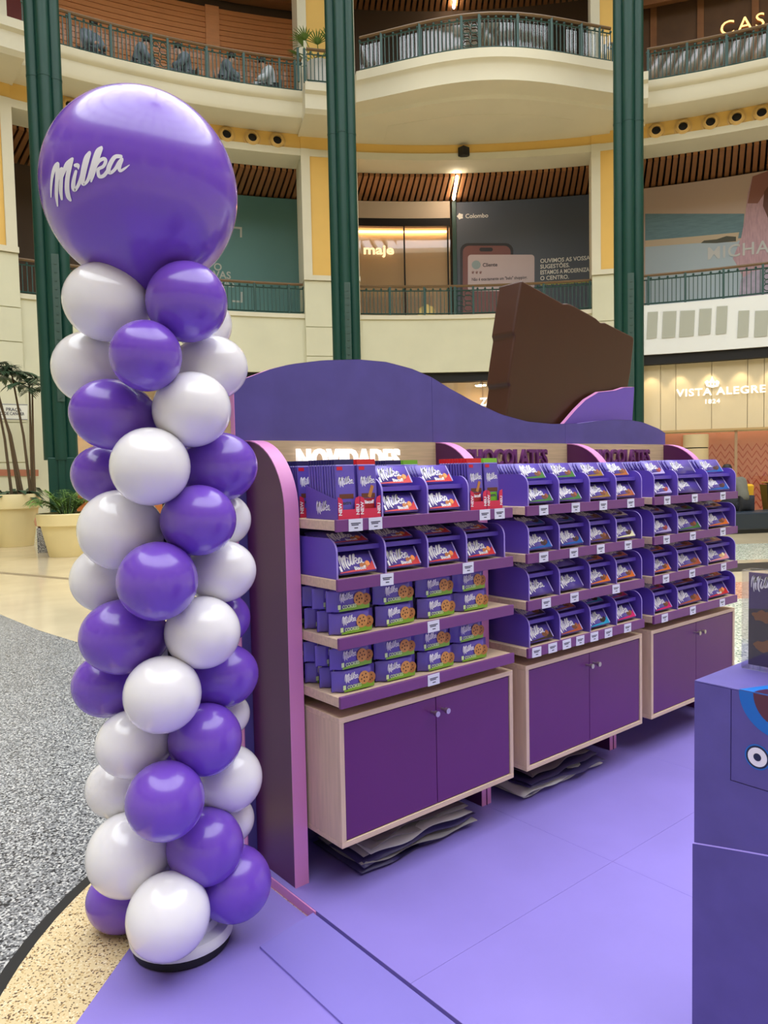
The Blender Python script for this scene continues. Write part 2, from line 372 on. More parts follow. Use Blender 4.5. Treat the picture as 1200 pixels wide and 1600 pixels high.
# timber slat ceilings of both galleries, one board each
def slat_ceiling(name, z, Ra, Rb, a0, a1, pitch, wdt):
    c = struct(link(name, None, loc=(CX, CY, z)))
    me = MB().box(Ra, Rb, -wdt/2, wdt/2, 0, .09).mesh('ceiling_slat'); n = int((a1-a0)/pitch)
    for k in range(n): link('slat', me, SLAT, c, rot=(0, 0, math.radians(a0+k*pitch)))
    obj('backing', MB().sector([(Ra-.05, z+.2), (Rb, z+.2), (Rb, z+.24), (Ra-.05, z+.24)], a0-1, a1+1, 2), DARK, c)
slat_ceiling('ceiling_gallery_lower', 10.56, RF+.95, RB, 22, 88, .51, .125)
slat_ceiling('ceiling_gallery_upper', 16.9, RF+.95, RB, 22, 88, .51, .125)
ring('ceiling_plain', [(RF+.9, 10.6), (RB+.2, 10.6), (RB+.2, 10.7), (RF+.9, 10.7)], CREAM2, 89, 381)

# ---------------- railings
def railing(label, Rf, a0, a1, z, posts, orn=(), n_bar=20, h=.88, group=None, glassy=None):
    am = (a0+a1)/2; base = pol(Rf(am), am, z); t = thing('balcony_railing', base, label, 'railing', group)
    def P(a, zz, dr=0): return pol(Rf(a)+dr, a, zz)
    N = max(8, int(abs(a1-a0)*1.0)); A = [a0+(a1-a0)*k/N for k in range(N+1)]
    obj('handrail', MB().tube([P(a, z+h) for a in A], .04, 6), BROWNR, t)
    obj('top_bar', MB().tube([P(a, z+h-.13) for a in A], .02, 4), RAILG, t)
    obj('bottom_bar', MB().tube([P(a, z+.07) for a in A], .022, 4), RAILG, t)
    bme = MB().box(-.011, .011, -.011, .011, .07, h-.13).mesh('baluster'); pme = MB().box(-.03, .03, -.03, .03, 0, h).mesh('post')
    kme = MB().lathe([(.005, h-.13), (.032, h-.1), (.032, h-.075), (.005, h-.045)], 8).mesh('rail_knob')
    def put(nm, me, a):
        o = link(nm, me, RAILG, t, loc=P(a, z)-base, rot=(0, 0, math.radians(a))); return o
    pa = [ang(px, 300, Rf(am)) for px in posts]; og = [tuple(ang(q, 300, Rf(am)) for q in g) for g in orn]
    for a in pa: put('post', pme, a)
    for k in range(n_bar+1):
        a = a0+(a1-a0)*k/n_bar
        if any(min(g)-.05 < a < max(g)+.05 for g in og): continue
        put('baluster', bme, a)
        if k % 2 == 0: put('knob', kme, a)
    for g in og:
        for a in g: put('post', pme, a)
        gm = sum(g)/2; wd = math.radians(abs(g[0]-g[1]))*Rf(gm)/2
        mb = MB()
        for sx in (-1, 1):
            for zz, rr_ in ((.22, .095), (.37, .07), (.52, .095), (.66, .07)):
                c = P(gm-math.degrees(sx*wd*.45/Rf(gm)), z+zz); tx = Vector((math.sin(math.radians(gm)), -math.cos(math.radians(gm)), 0))
                mb.tube([c+tx*(rr_*wd/.2*math.cos(q*.55))+Vector((0, 0, rr_*math.sin(q*.55))) for q in range(11)], .013, 4)
        obj('scroll_ornament', mb, RAILG, t)
    if glassy: obj('glass_screen', glass_strip(A, P, z, h), MATS[glassy], t)
    return t
def glass_strip(A, P, z, h):
    mb = MB()
    for i in range(len(A)-1): mb.add([P(A[i], z+.08, .06), P(A[i+1], z+.08, .06), P(A[i+1], z+h-.14, .06), P(A[i], z+h-.14, .06)], [(0, 1, 2, 3)])
    return mb
glass('rail_glass', (.62, .66, .68), .04, .12); glass('rail_glass_clear', (.86, .88, .88), .04, .02)
R1 = lambda a: RF+.1
railing('green level-one railing in front of the teal hoarding', R1, 64.35, 87, L1, (393, 447, 473), n_bar=66)
railing('green level-one railing across the lit shop and grey hoarding', R1, 38.75, 59.4, L1, (606, 660, 702, 790, 848, 921), ((708, 737),), n_bar=62)
railing('green level-one railing above the patched white plaster', R1, 12, 34.5, L1, (1013, 1071, 1131), ((1193, 1222),), n_bar=66)
R2 = lambda a: 18.2
railing('green upper railing in front of the orange timber siding', R2, 64.5, 86.5, L2, (120, 183, 330, 387, 442, 466), ((245, 270),), n_bar=70, glassy='rail_glass_clear')
railing('green upper railing beneath the neon sign', R2, 12, 34.3, L2, (1013, 1073, 1134, 1198), n_bar=70, glassy='rail_glass')
# convex balcony of the middle bay
BA0, BA1 = 37.2, 60.3; BM = (BA0+BA1)/2
def R3(a): return 16.95-1.25*math.cos((a-BM)/(BA1-BA0)*PI)
def conv(prof, name, m, a0=BA0, a1=BA1, n=36):
    mb = MB(); k = len(prof)
    vs = [pol((R3(a)+dr) if not ab else dr, a, z) for i in range(n+1) for a in [a0+(a1-a0)*i/n] for dr, z, ab in prof]
    fs = [(i*k+j, i*k+(j+1) % k, (i+1)*k+(j+1) % k, (i+1)*k+j) for i in range(n) for j in range(k)]+[tuple(range(k)), tuple(n*k+j for j in range(k))]
    mb.add(vs, fs); return autosmooth(struct(obj(name, mb, m)), 35)
conv([(-.12, L2, 0), (-.12, 11.72, 0), (-.03, 11.66, 0), (0, 11.6, 0), (0, 11.22, 0), (.75, 11.22, 0), (.8, 11.14, 0), (1.35, 11.12, 0), (RF, 11.12, 1), (RF, L2, 1)], 'trim_round_balcony', CREAM2)
conv([(1.6, 11.11, 0), (1.6, 11.13, 0), (RF-.02, 11.13, 1), (RF-.02, 11.11, 1)], 'ceiling_balcony_soffit', CREAM2, 40.5, 57)
railing('curved green railing of the bulging round balcony', R3, BA0+.4, BA1-.4, L2, (556, 608, 663, 812, 866, 914, 943), ((725, 752),), n_bar=64, glassy='rail_glass')
railing('short green railing of the pier balcony holding a palm pot', lambda a: 17.62, 61.2, 64.3, L2, (471, 481), n_bar=9)
railing('short green railing between round balcony and pier', lambda a: 17.62, 35, 37.6, L2, (946, 958), n_bar=8)

# ---------------- level-1 back wall: hoardings and a lit shop
def board(name, label, a0, a1, z0, z1, R, m, cat='hoarding'):
    am = (a0+a1)/2; t = thing(name, pol(R, am, z0), label, cat)
    obj('board', MB().sector([(R, z0), (R+.06, z0), (R+.06, z1), (R, z1)], a0, a1, .8), m, t); return t
RH = RB-.25
GREYT = mat('grey_print', (190, 196, 190), .6); WHT = mat('poster_white', (236, 236, 232), .6)
t = board('teal_hoarding', 'teal site hoarding with grey corner marks behind the lower railing', ang(474, 400, RH), 80.5, L1, 10.5, RH,
          mat('teal_print', (92, 140, 138), .5))
text_cyl('print', 'O', 347, 423, 11, RH, GREYT, t, .02, align='RIGHT'); text_cyl('print', 'OVAS', 361, 436, 11, RH, GREYT, t, .02, align='RIGHT'); text_cyl('print', 'IAS', 367, 449, 11, RH, GREYT, t, .02, align='RIGHT')
poly_cyl('corner_mark', [(364, 354), (378, 355), (378, 371), (375, 371), (375, 358), (364, 357)], RH, GREYT, t)
poly_cyl('corner_mark', [(363, 469), (376, 470), (376, 456), (379, 456), (379, 473), (363, 472)], RH, GREYT, t)
t = board('grey_hoarding', 'dark grey hoarding printed with a phone and white slogan', ang(927, 400, RH), ang(714, 400, RH), L1, 10.5, RH,
          mat('slate_print', (84, 92, 106), .5))
RED_ = mat('phone_red', (128, 84, 84), .5); PHB = mat('phone_black', (40, 38, 44), .4); CARD = mat('card_print', (206, 190, 196), .5)
def rrect(x0, y0, x1, y1, r=8):
    P = []
    for cx_, cy_, a in ((x1-r, y0+r, -90), (x1-r, y1-r, 0), (x0+r, y1-r, 90), (x0+r, y0+r, 180)):
        P += [(cx_+r*math.cos(math.radians(a+q*22.5)), cy_+r*math.sin(math.radians(a+q*22.5))) for q in range(5)]
    return P
poly_cyl('phone_print', rrect(719, 380, 802, 500, 12), RH, PHB, t, .004); poly_cyl('phone_print', rrect(723, 384, 798, 500, 10), RH, RED_, t, .006)
poly_cyl('phone_print', rrect(749, 387, 770, 393, 3), RH, PHB, t, .008); poly_cyl('card_print', rrect(731, 398, 835, 455, 5), RH, CARD, t, .010)
poly_cyl('avatar_print', [(744+7*math.cos(q*.524), 414+7*math.sin(q*.524)) for q in range(12)], RH, mat('avatar_grey', (150, 168, 176), .5), t, .012)
DKT = mat('dark_print', (70, 62, 74), .6)
text_cyl('print', 'Cliente', 754, 417, 5.5, RH, DKT, t, .02, .014); text_cyl('print', 'Não é exactamente um "belo" shopping.', 737, 439, 4.6, RH, DKT, t, .02, .014, sx=.80)['kind'] = 'stuff'
for x_ in (737, 743, 749): text_cyl('print', '*', x_, 431, 7, RH, RED_, t, .02, .014)
text_cyl('print', 'Colombo', 727, 341, 6.5, RH, WHT, t, .01)
poly_cyl('emblem', [(719+5.5*math.cos(q*PI/5)*(1 if q % 2 else .72), 338+5.5*math.sin(q*PI/5)*(1 if q % 2 else .72)) for q in range(10)], RH, WHT, t)
for k, s in enumerate(('OUVIMOS AS VOSSAS', 'SUGESTÕES.', 'ESTAMOS A MODERNIZAR', 'O CENTRO.')):
    text_cyl('slogan', s, 844, 411+k*9.0, 6.2, RH, WHT, t, .02, sx=.93 if k != 2 else .74)
text_cyl('slogan', 'UM NOVO COLOMBO INSPIRADO', 844, 446, 5, RH, mat('lime_print', (200, 204, 90), .6), t, .03, sx=.72)
t = board('beach_poster', 'giant beach poster with a pink-haired figure above the railing', 12, ang(1004, 400, RH), L1, 10.5, RH,
          mat('dusk_sky_print', (202, 178, 160), .5))
poly_cyl('water_print', [(1008, 384), (1152, 376), (1230, 372), (1230, 470), (1008, 480)], RH, mat('pale_water_print', (180, 196, 206), .5), t)
poly_cyl('sea_print', [(1008, 334), (1163, 334), (1160, 372), (1008, 382)], RH, mat('sea_print', (106, 140, 150), .5, var=.12, scale=3, stretch=(1, 1, 8)), t)
poly_cyl('sand_print', [(1008, 376), (1080, 370), (1155, 363), (1152, 378), (1090, 380), (1008, 386)], RH, mat('sand_print', (206, 186, 156), .5), t, .010)
poly_cyl('rock_print', [(1095, 380), (1100, 376), (1120, 374), (1135, 369), (1150, 370), (1150, 377), (1120, 380)], RH, mat('rock_print', (84, 84, 70), .6), t, .012)
poly_cyl('hair_print', [(1176, 276), (1215, 262), (1260, 262), (1260, 466), (1176, 463), (1150, 412), (1145, 404), (1158, 372), (1164, 340), (1168, 305)], RH, mat('hair_print', (196, 158, 168), .5, var=.15, scale=4, stretch=(6, 6, 1)), t, .014)
poly_cyl('hair_print', [(1176, 276), (1215, 262), (1230, 262), (1196, 300), (1184, 318), (1168, 318)], RH, mat('hair_top_reddish_print', (150, 100, 88), .5), t, .018)  # redder brown patch over the top of the printed hair
poly_cyl('face_print', [(1194, 300), (1204, 286), (1230, 284), (1230, 345), (1202, 346), (1192, 322)], RH, mat('face_print', (112, 70, 56), .5), t, .020)
poly_cyl('dress_print', [(1158, 436), (1176, 424), (1200, 420), (1200, 464), (1154, 465)], RH, mat('dress_print', (178, 166, 186), .5, var=.2, scale=5), t, .018)
text_cyl('lettering', 'MICHAEL', 1104, 406, 18.5, RH, mat('poster_letter', (206, 206, 204), .5), t, .012, .03, sx=1.0, space=1.08)
# lit shop with neon script
ZS0, ZS1 = L1, 9.9; A0, A1 = ang(704, 400, RH), 60.5
SHOPW = mat('shop_plaster', (226, 204, 176), .6)
t = thing('fashion_shop', pol(RH, 55, L1), 'warmly lit glass shop front with a glowing neon name', 'shop')
obj('fascia', MB().sector([(RH-.02, 9.98), (RB-.03, 9.98), (RB-.03, 10.54), (RH-.02, 10.54)], A0, A1, 1), mat('shop_bulkhead', (206, 190, 168), .6), t)
obj('header', MB().sector([(RH-.01, 9.72), (RB-.03, 9.72), (RB-.03, 9.98), (RH-.01, 9.98)], A0, A1, 1), DARK, t)
obj('back_wall', MB().sector([(RB-.08, L1), (RB-.02, L1), (RB-.02, 9.72), (RB-.08, 9.72)], A0, A1, 1), SHOPW, t)
for px in (632, 700): a = ang(px, 400, RH); obj('mullion', MB().sector([(RH-.03, L1), (RH+.03, L1), (RH+.03, 9.72), (RH-.03, 9.72)], a-.06, a+.06, 1), DARK, t)
obj('cove_light', MB().sector([(RB-.16, 9.55), (RB-.1, 9.55), (RB-.1, 9.6), (RB-.16, 9.6)], A0+.3, A1-.3, 1), mat('cove_lamp', (255, 196, 130), emit=10), t)
obj('glass_pane', MB().sector([(RH+.0, L1), (RH+.012, L1), (RH+.012, 9.72), (RH, 9.72)], A0, A1, .8), glass('shop_glass', (.9, .88, .86), .02, .06), t)
NEON = mat('neon_warm', (255, 226, 170), emit=.7)
text_cyl('neon_name', 'maje', 567, 398, 14, RH, NEON, t, .03, .10, sx=1.28)
obj('green_jamb', MB().sector([(RH-.1, L1), (RH, L1), (RH, 10.5), (RH-.1, 10.5)], ang(713.2, 400, RH), ang(707, 400, RH), 1), RAILG, t)
# garment on a stand in that shop
a, z = cyl(667, 490, RH-.5); p = pol(RH-.5, a, L1)
t = thing('garment_bust', p, 'pale yellow jacket on a bust stand outside the lit shop', 'mannequin'); YJ = mat('yellow_cloth', (236, 214, 140), .7)
autosmooth(obj('jacket', MB().lathe([(.20, .18), (.24, .3), (.23, .5), (.27, .68), (.22, .78), (.07, .84), (.06, .88)], 16, p).tube([p+Vector((.26, 0, .7)), p+Vector((.33, .02, .45)), p+Vector((.31, .03, .22))], [.07, .06, .05], 8).tube([p-Vector((.26, 0, -.7)), p-Vector((.33, -.02, -.45)), p-Vector((.31, -.03, -.22))], [.07, .06, .05], 8), YJ, t))
obj('stand', MB().lathe([(.16, 0), (.16, .02), (.02, .04), (.02, .2)], 14, p), BLACK, t)

# linear lamps on the slat ceilings
def lamp(px0, py0, px1, py1, z, name='linear_lamp', label='', e=22):
    p0 = onz(px0, py0, z); p1 = onz(px1, py1, z); t = tag(obj(name, MB().tube([p0, p1], .045, 6), mat('lamp_glow', (255, 236, 210), emit=e), origin=p0), label, 'lamp')
    return t
lamp(714, 276, 709, 311, 10.5, label='slim bright line lamp under the lower slatted ceiling')
lamp(711, -14, 709, 12, 16.85, label='slim bright line lamp above the round balcony')
lamp(226, -14, 225, 12, 16.85, label='slim bright line lamp above the orange timber siding')
a, z = cyl(724, 240, RF); p = pol(RF-.12, a, z)
t = thing('wall_speaker', p, 'small black box speaker on the yellow frieze under the round balcony', 'speaker')
bevel(obj('case', MB().box(p.x-.13, p.x+.13, p.y-.12, p.y+.12, p.z-.13, p.z+.13), BLACK, t), .02); obj('bracket', MB().box(p.x-.02, p.x+.1, p.y-.02, p.y+.14, p.z+.1, p.z+.16), BLACK, t)

# level-2 back wall: timber siding boards, shop wall with neon sign
sd = struct(link('wall_timber_siding', None, loc=pol(RB-.3, 75, L2)))
for k in range(26):
    z = L2+k*.165
    obj('plank', MB().sector([(RB-.30, z), (RB-.22, z), (RB-.22, z+.155), (RB-.28, z+.155)], 63.5, 83.5, 2.5), SIDING, sd)
for a in (70.2, 83): struct(obj('trim_siding_post', MB().sector([(RB-.36, L2), (RB-.2, L2), (RB-.2, 16.25), (RB-.36, 16.25)], a-.55, a+.55, 1), SIDING))
ring('trim_bulkhead', [(RB-.5, 16.6), (RB-.1, 16.6), (RB-.1, 16.9), (RB-.5, 16.9)], SLAT, 63, 88)
struct(obj('wall_red_shop', MB().sector([(RB-.3, L2), (RB-.2, L2), (RB-.2, 16.2), (RB-.3, 16.2)], 83.6, 90, 1), mat('red_shop', (120, 30, 20), .5)))
struct(obj('wall_dark_timber', MB().sector([(RB-.3, L2), (RB-.2, L2), (RB-.2, 16.3), (RB-.3, 16.3)], 10, 36, 1), mat('dark_timber', (104, 74, 48), .6, var=.15, scale=1.5)))
for a in (33.2, 29.6, 25.6): struct(obj('trim_timber_post', MB().sector([(RB-.38, L2), (RB-.2, L2), (RB-.2, 16.3), (RB-.38, 16.3)], a-.25, a+.25, 1), SLAT))
ring('trim_bulkhead', [(RB-.9, 15.9), (RB-.7, 15.9), (RB-.7, 16.3), (RB-.9, 16.3)], SLAT, 10, 36)
t = thing('neon_sign', pol(RB-.6, 27, 13.5), 'glowing golden neon letters above the upper railing', 'sign')
text_cyl('neon_letter', 'CASA', 1124, 57, 21, RB-.6, mat('neon_gold', (255, 214, 130), emit=1.0), t, .0, .02, sx=1.05, space=1.2)
text_cyl('neon_backing', 'CASA', 1124, 57, 21, RB-.6, mat('neon_backing', (140, 70, 20), .5), t, .03, -.04, sx=1.05, space=1.2)

# ---------------- ground floor shops
VA = mat('cream_panel', (222, 206, 170), .35, var=.03, scale=.6)
RS = RF+.3
s_ = struct(link('wall_porcelain_shop', None, loc=pol(RS, 25, 0)))
pxs = [900, 1032, 1056, 1112, 1168, 1194, 1250, 1320, 1400]
zl = cyl(1170, 668, RS)[1]
for i in range(len(pxs)-1):
    a1_, a0_ = ang(pxs[i], 600, RS), ang(pxs[i+1], 600, RS)
    obj('panel', MB().sector([(RS, zl), (RS+.05, zl), (RS+.05, 4.45), (RS, 4.45)], a0_+.025, a1_-.025, 1), VA, s_)
obj('panel_backing', MB().sector([(RS+.06, zl-.1), (RS+.1, zl-.1), (RS+.1, 4.5), (RS+.06, 4.5)], 9, 39, 1), VA, s_)
obj('ledge', MB().sector([(RS-.04, zl-.06), (RS+.1, zl-.06), (RS+.1, zl), (RS-.04, zl)], 9, 39, 1), mat('brass_ledge', (190, 160, 110), .4), s_)
t = thing('porcelain_shop_sign', pol(RS, 28, 3.4), 'white illuminated shop name with crown on cream panels', 'sign')
SIGNW = mat('sign_white', (255, 252, 246), emit=.35)
text_cyl('lettering', 'VISTA ALEGRE', 1057, 620, 11, RS, SIGNW, t, .025, .05, sx=1.13, space=1.12)
text_cyl('lettering', '1824', 1100, 631, 6.5, RS, SIGNW, t, .03, .05, sx=1.1, space=1.15)
CR = [(1101, 597), (1105, 594), (1108, 597), (1111, 592), (1112.5, 588), (1114, 592), (1117, 597), (1120, 594), (1124, 597), (1122, 604), (1113, 606), (1104, 604)]
poly_cyl('crown', CR, RS, SIGNW, t, .05)
for x in (1108, 1112.6, 1117): poly_cyl('crown_hole', [(x-1.5, 600), (x, 597), (x+1.5, 600), (x, 603)], RS, VA, t, .055)
# red zigzag feature wall inside, glass in front
ZZ = mat('coral_wall', (234, 154, 126), .55); ZL = mat('coral_zigzag', (206, 98, 76), .55)
z_ = struct(link('wall_coral_feature', None, loc=pol(RS+.5, 25, 0)))
obj('backing', MB().sector([(RS+.5, GZ), (RS+.6, GZ), (RS+.6, zl+.1), (RS+.5, zl+.1)], 9, 39, 1), ZZ, z_)
mbz = MB()
for row in range(9):
    zb = .15+row*.21; a = 20.0; k = 0
    while a < 33.6:
        p0 = pol(RS+.49, a, zb+(.0 if k % 2 else .19)); p1 = pol(RS+.49, a+.34, zb+(.19 if k % 2 else .0)); q = Vector((0, 0, .05))
        mbz.add([p0, p1, p1+q, p0+q], [(0, 1, 2, 3)]); a += .34; k += 1
zo = obj('zigzag_relief', mbz, ZL, z_); zo['kind'] = 'stuff'
struct(obj('window_1', MB().sector([(RS+.08, GZ), (RS+.1, GZ), (RS+.1, zl), (RS+.08, zl)], 9, 39, 1), MATS['shop_glass']))
for px in (1150,): a = ang(px, 700, RS); struct(obj('trim_mullion', MB().sector([(RS+.03, GZ), (RS+.12, GZ), (RS+.12, zl), (RS+.03, zl)], a-.11, a+.11, 1), mat('mullion_bronze', (170, 140, 108), .4)))
# stacked drum display behind the glass
a = ang(1087, 715, RS-.4); p = pol(RS-.45, a, GZ); t = thing('drum_plinth', p, 'round cream drum plinth with dark joints before the coral wall', 'plinth')
for k in range(6): autosmooth(obj('drum', MB().lathe([(.34, .0+k*.40), (.34, .37+k*.40)], 28, p), mat('drum_cream', (214, 194, 150), .5), t))
for k in range(1, 6): obj('drum_joint', MB().lathe([(.32, k*.40-.03), (.32, k*.40)], 24, p), DARK, t)
for px in (1018, 1062, 1110, 1158, 1206):                          # downlights whose pools show on the cream panels
    nm = 'downlight' if px < 1200 else 'downlight_offscreen'
    a = ang(px, 585, RS); l = bpy.data.lights.new(nm, 'SPOT'); l.energy = 14; l.color = (1, .78, .5); l.spot_size = math.radians(70); l.spot_blend = .6; l.shadow_soft_size = .05
    o = bpy.data.objects.new(nm, l); COL.objects.link(o); o.location = pol(RS-.35, a, 4.35)
    tgt = pol(RS+.15, a, 2.9); o.rotation_euler = (tgt-o.location).to_track_quat('-Z', 'Y').to_euler()
def ceiling_lamp(px, py, label):
    """round fitting seen glowing under a shop ceiling"""
    a, z = cyl(px, py, RF+1.0); p = pol(RF+1.0, a, z); t = thing('ceiling_lamp', p, label, 'lamp')
    obj('glow_disc', MB().lathe([(.17, 0), (.17, .02)], 20, p), mat('shop_lamp_glow', (255, 214, 160), emit=45), t)
    obj('housing', MB().lathe([(.19, .02), (.19, .06), (.03, .08), (.03, max(.1, 4.4-z))], 20, p), mat('lamp_housing', (200, 190, 176), .5), t)
# middle and left ground-floor shops (only slivers show)
SW = mat('shop_wall', (222, 202, 176), .6)
struct(obj('wall_clothes_shop', MB().sector([(RF+1.9, GZ), (RF+2, GZ), (RF+2, 4.4), (RF+1.9, 4.4)], 38.7, 59.5, 1), SW))
struct(obj('window_2', MB().sector([(RF+.3, GZ), (RF+.31, GZ), (RF+.31, 4.2), (RF+.3, 4.2)], 38.7, 59.5, 1), MATS['shop_glass']))
a = ang(754, 610, RF+.3); struct(obj('trim_shop_mullion', MB().sector([(RF+.26, GZ), (RF+.36, GZ), (RF+.36, 4.2), (RF+.26, 4.2)], a-.05, a+.05, 1), mat('mullion_bronze', (170, 140, 108), .4)))
t = thing('clothes_shop_sign', pol(RF+.2, 48, 3.4), 'white condensed illuminated shop name behind the violet wave', 'sign')
text_cyl('lettering', 'ZARA', 750, 634, 12, RF+.2, SIGNW, t, .04, .02, sx=.95, space=.8)
ceiling_lamp(751, 603, 'small warm ceiling lamp inside the clothes shop')
struct(obj('wall_coffee_shop', MB().sector([(RF+1.9, GZ), (RF+2, GZ), (RF+2, 4.4), (RF+1.9, 4.4)], 64.3, 87, 1), SW))
struct(obj('window_3', MB().sector([(RF+.3, 1.2), (RF+.31, 1.2), (RF+.31, 4.2), (RF+.3, 4.2)], 64.3, 86, 1), MATS['shop_glass']))
struct(obj('wall_shop_counter', MB().sector([(RF+.25, GZ), (RF+.7, GZ), (RF+.7, 1.15), (RF+.25, 1.15)], 64.3, 86, 1), mat('counter_copper', (190, 112, 56), .4)))
ceiling_lamp(103, 622, 'small warm ceiling lamp inside the copper-counter shop')
struct(obj('wall_ground_pier', MB().sector([(RF-.05, GZ), (RF+.5, GZ), (RF+.5, 4.42), (RF-.05, 4.42)], 84.4, 87, 1), CREAMW))
# square-name plate on the cream wall
t = thing('name_plate', pol(RF-.13, 88.4, 2.9), 'cream tiled plaque naming the square behind the palms', 'sign'); RPz = RF-.13
PLQ = mat('plaque', (226, 226, 214), .5); PLB = mat('plaque_border', (120, 124, 140), .6)
poly_cyl('plate', [(-40, 629), (43, 632), (43, 655), (-40, 653)], RPz, PLQ, t, .004)
for y in (630, 653): poly_cyl('border', [(-40, y), (43, y+2), (43, y+3), (-40, y+1)], RPz, PLB, t, .01)
text_cyl('lettering', 'PRAÇA', 9, 642, 5, RPz, INK, t, .01, .012); text_cyl('lettering', 'TRÓPICO DE CANCER', 38, 649, 4.6, RPz, INK, t, .01, .012, align='RIGHT', sx=.8)
poly_cyl('base_course', [(-60, 733), (60, 734), (60, 744), (-60, 743)], RPz, mat('terracotta_course', (176, 112, 84), .6), t, .02)
# grey filler patches on the bare plaster
for i, (x0, x1, y0, y1) in enumerate(((1011, 1026, 488, 530), (1035, 1055, 487, 529), (1062, 1084, 486, 527), (1092, 1110, 483, 524), (1119, 1135, 479, 523), (1153, 1169, 486, 528), (1179, 1199, 486, 527))):
    p_ = tag(poly_cyl('plaster_patch', [(x0+1, y0), (x1+2, y0-1), (x1, y1-2), (x0-1, y1)], RF-.03, PATCH, None, .022), '%s grey filler patch from the green column on the white plaster band' % ['first', 'second', 'third', 'fourth', 'fifth', 'sixth', 'seventh'][i], 'patch', 'filler patches on the plaster band')
# ================================================================== COLUMNS, PLANTERS, BENCH, PEOPLE
GRAN = terrazzo('grey_granite', (150, 150, 152), [(70, 70, 74), (200, 200, 200)], 110, .6, .25)
PMAR = mat('pink_marble', (200, 132, 104), .25, var=.12, scale=6)
PLATEM = mat('cable_plate', (44, 70, 62), .45)
def column(px, dep, label, wid=.66):
    d = ray(px, 300); P = CAM + d*dep; x, y = P.x, P.y
    t = thing('steel_column', (x, y, GZ), label, 'column'); b = Vector((x, y, GZ))
    dirc = Vector((CAM.x-x, CAM.y-y, 0)).normalized(); side = Vector((-dirc.y, dirc.x, 0))
    rr = wid/5.0
    for off, fr in ((-.205, .02), (0, .13), (.205, .02), (0, -.16)):
        c = b+side*off+dirc*fr
        autosmooth(obj('shaft', MB().lathe([(rr, 1.9), (rr, 9.66), (rr+.006, 9.6605), (rr+.006, 9.7), (rr, 9.7005), (rr, 20.4)], 20, c), GREEN, t))
    for off in (-.205, 0, .205): obj('fin', MB().tube([b+side*off*.5+Vector((0, 0, 1.2)), b+side*off*.5+Vector((0, 0, 20))], .05, 4), GREEN, t)
    M = Matrix.Translation(b) @ Matrix((side, dirc, Vector((0, 0, 1)))).transposed().to_4x4()
    bevel(obj('foot', MB().box(-.26, .26, -.2, .2, .72, 1.95, M), GREEN, t), .02)
    obj('foot_rib', MB().box(-.06, .06, .19, .24, .72, 2.6, M), GREEN, t)
    pe = obj('cable_plate', MB().box(-.02, .12, .245, .275, 3.1, 6.1, M), PLATEM, t)
    st = MB().box(-.022, .022, 0, .012, -.03, .03).mesh('plate_bolt')
    for k in range(17):
        o = link('bolt', st, MATS['brushed_steel'] if 0 else PLATEM, pe); o.matrix_local = Matrix.Translation(-b) @ M @ Matrix.Translation((.05, .275, 3.2+k*.17))
    autosmooth(bevel(obj('marble_collar', MB().lathe([(.48, .50), (.56, .54), (.58, .62), (.56, .70), (.48, .74), (.01, .74)], 28, b), PMAR, t), .004))
    bevel(obj('granite_plinth', MB().box(-.52, .52, -.46, .46, 0, .5, M), GRAN, t), .01)
    return b, dirc, side
cL = column(77, 15.5, 'clustered dark green steel column behind the balloon tower')
cM = column(536, 18.3, 'clustered dark green steel column behind the highest violet wave', .70)
cR = column(982, 18.0, 'clustered dark green steel column behind the giant chocolate', .70)
POT = mat('cream_pot', (228, 212, 160), .45, var=.03, scale=2)
SOIL = mat('soil', (60, 46, 34), .9); LEAF = mat('leaf_green', (104, 136, 62), .45, var=.2, scale=3); LEAFD = mat('leaf_dark', (62, 88, 62), .4, var=.2, scale=3); STEM = mat('palm_stem', (92, 74, 52), .7)
def pot(name, x, y, r, h, label, cat='planter'):
    t = thing(name, (x, y, GZ), label, cat); b = Vector((x, y, GZ))
    autosmooth(obj('body', MB().lathe([(r*.64, 0), (r*.66, .02), (r*.9, h*.74)], 32, b), POT, t))
    autosmooth(obj('rim', MB().lathe([(r*.9, h*.72), (r, h*.73), (r*1.03, h*.98), (r*1.0, h), (r*.9, h), (r*.88, h*.9)], 32, b), POT, t))
    obj('soil', MB().lathe([(r*.6, h*.86), (r*.88, h*.92), (.01, h*.93)], 20, b), SOIL, t); return t, b
def leaf(mb, p, d, L, wd, droop=.3, fold=0):
    d = Vector(d).normalized(); s = d.cross(Vector((0, 0, 1)));  s = s.normalized() if s.length > .01 else Vector((1, 0, 0))
    pts = []
    for k in range(4):
        q = k/3; c = p+d*(L*q)+Vector((0, 0, -droop*L*q*q)); wq = wd*math.sin(PI*min(.97, .12+q*.85)); pts += [c-s*wq, c+s*wq]
    mb.add(pts, [(0, 1, 3, 2), (2, 3, 5, 4), (4, 5, 7, 6)])
def frond(name, base, d, L, n, lw, m, parent, droop=.7, ll=.3):
    mb = MB(); d = Vector(d).normalized(); pts = []
    for k in range(9):
        q = k/8; pts.append(base+d*(L*q)+Vector((0, 0, -droop*L*q*q*.7)))
    mb.tube(pts, [.010*(1-.7*k/8) for k in range(9)], 4)
    for k in range(n):
        q = .18+.82*k/n; i = min(7, int(q*8)); p = pts[i].lerp(pts[i+1], q*8-i); tg = (pts[i+1]-pts[i]).normalized(); s = tg.cross(Vector((0, 0, 1))).normalized()
        for sg in (-1, 1): leaf(mb, p, tg*.75+s*sg+Vector((0, 0, rnd(-.1, .2))), ll*(1-.55*abs(q-.45)), lw, .35)
    return obj(name, mb, m, parent)
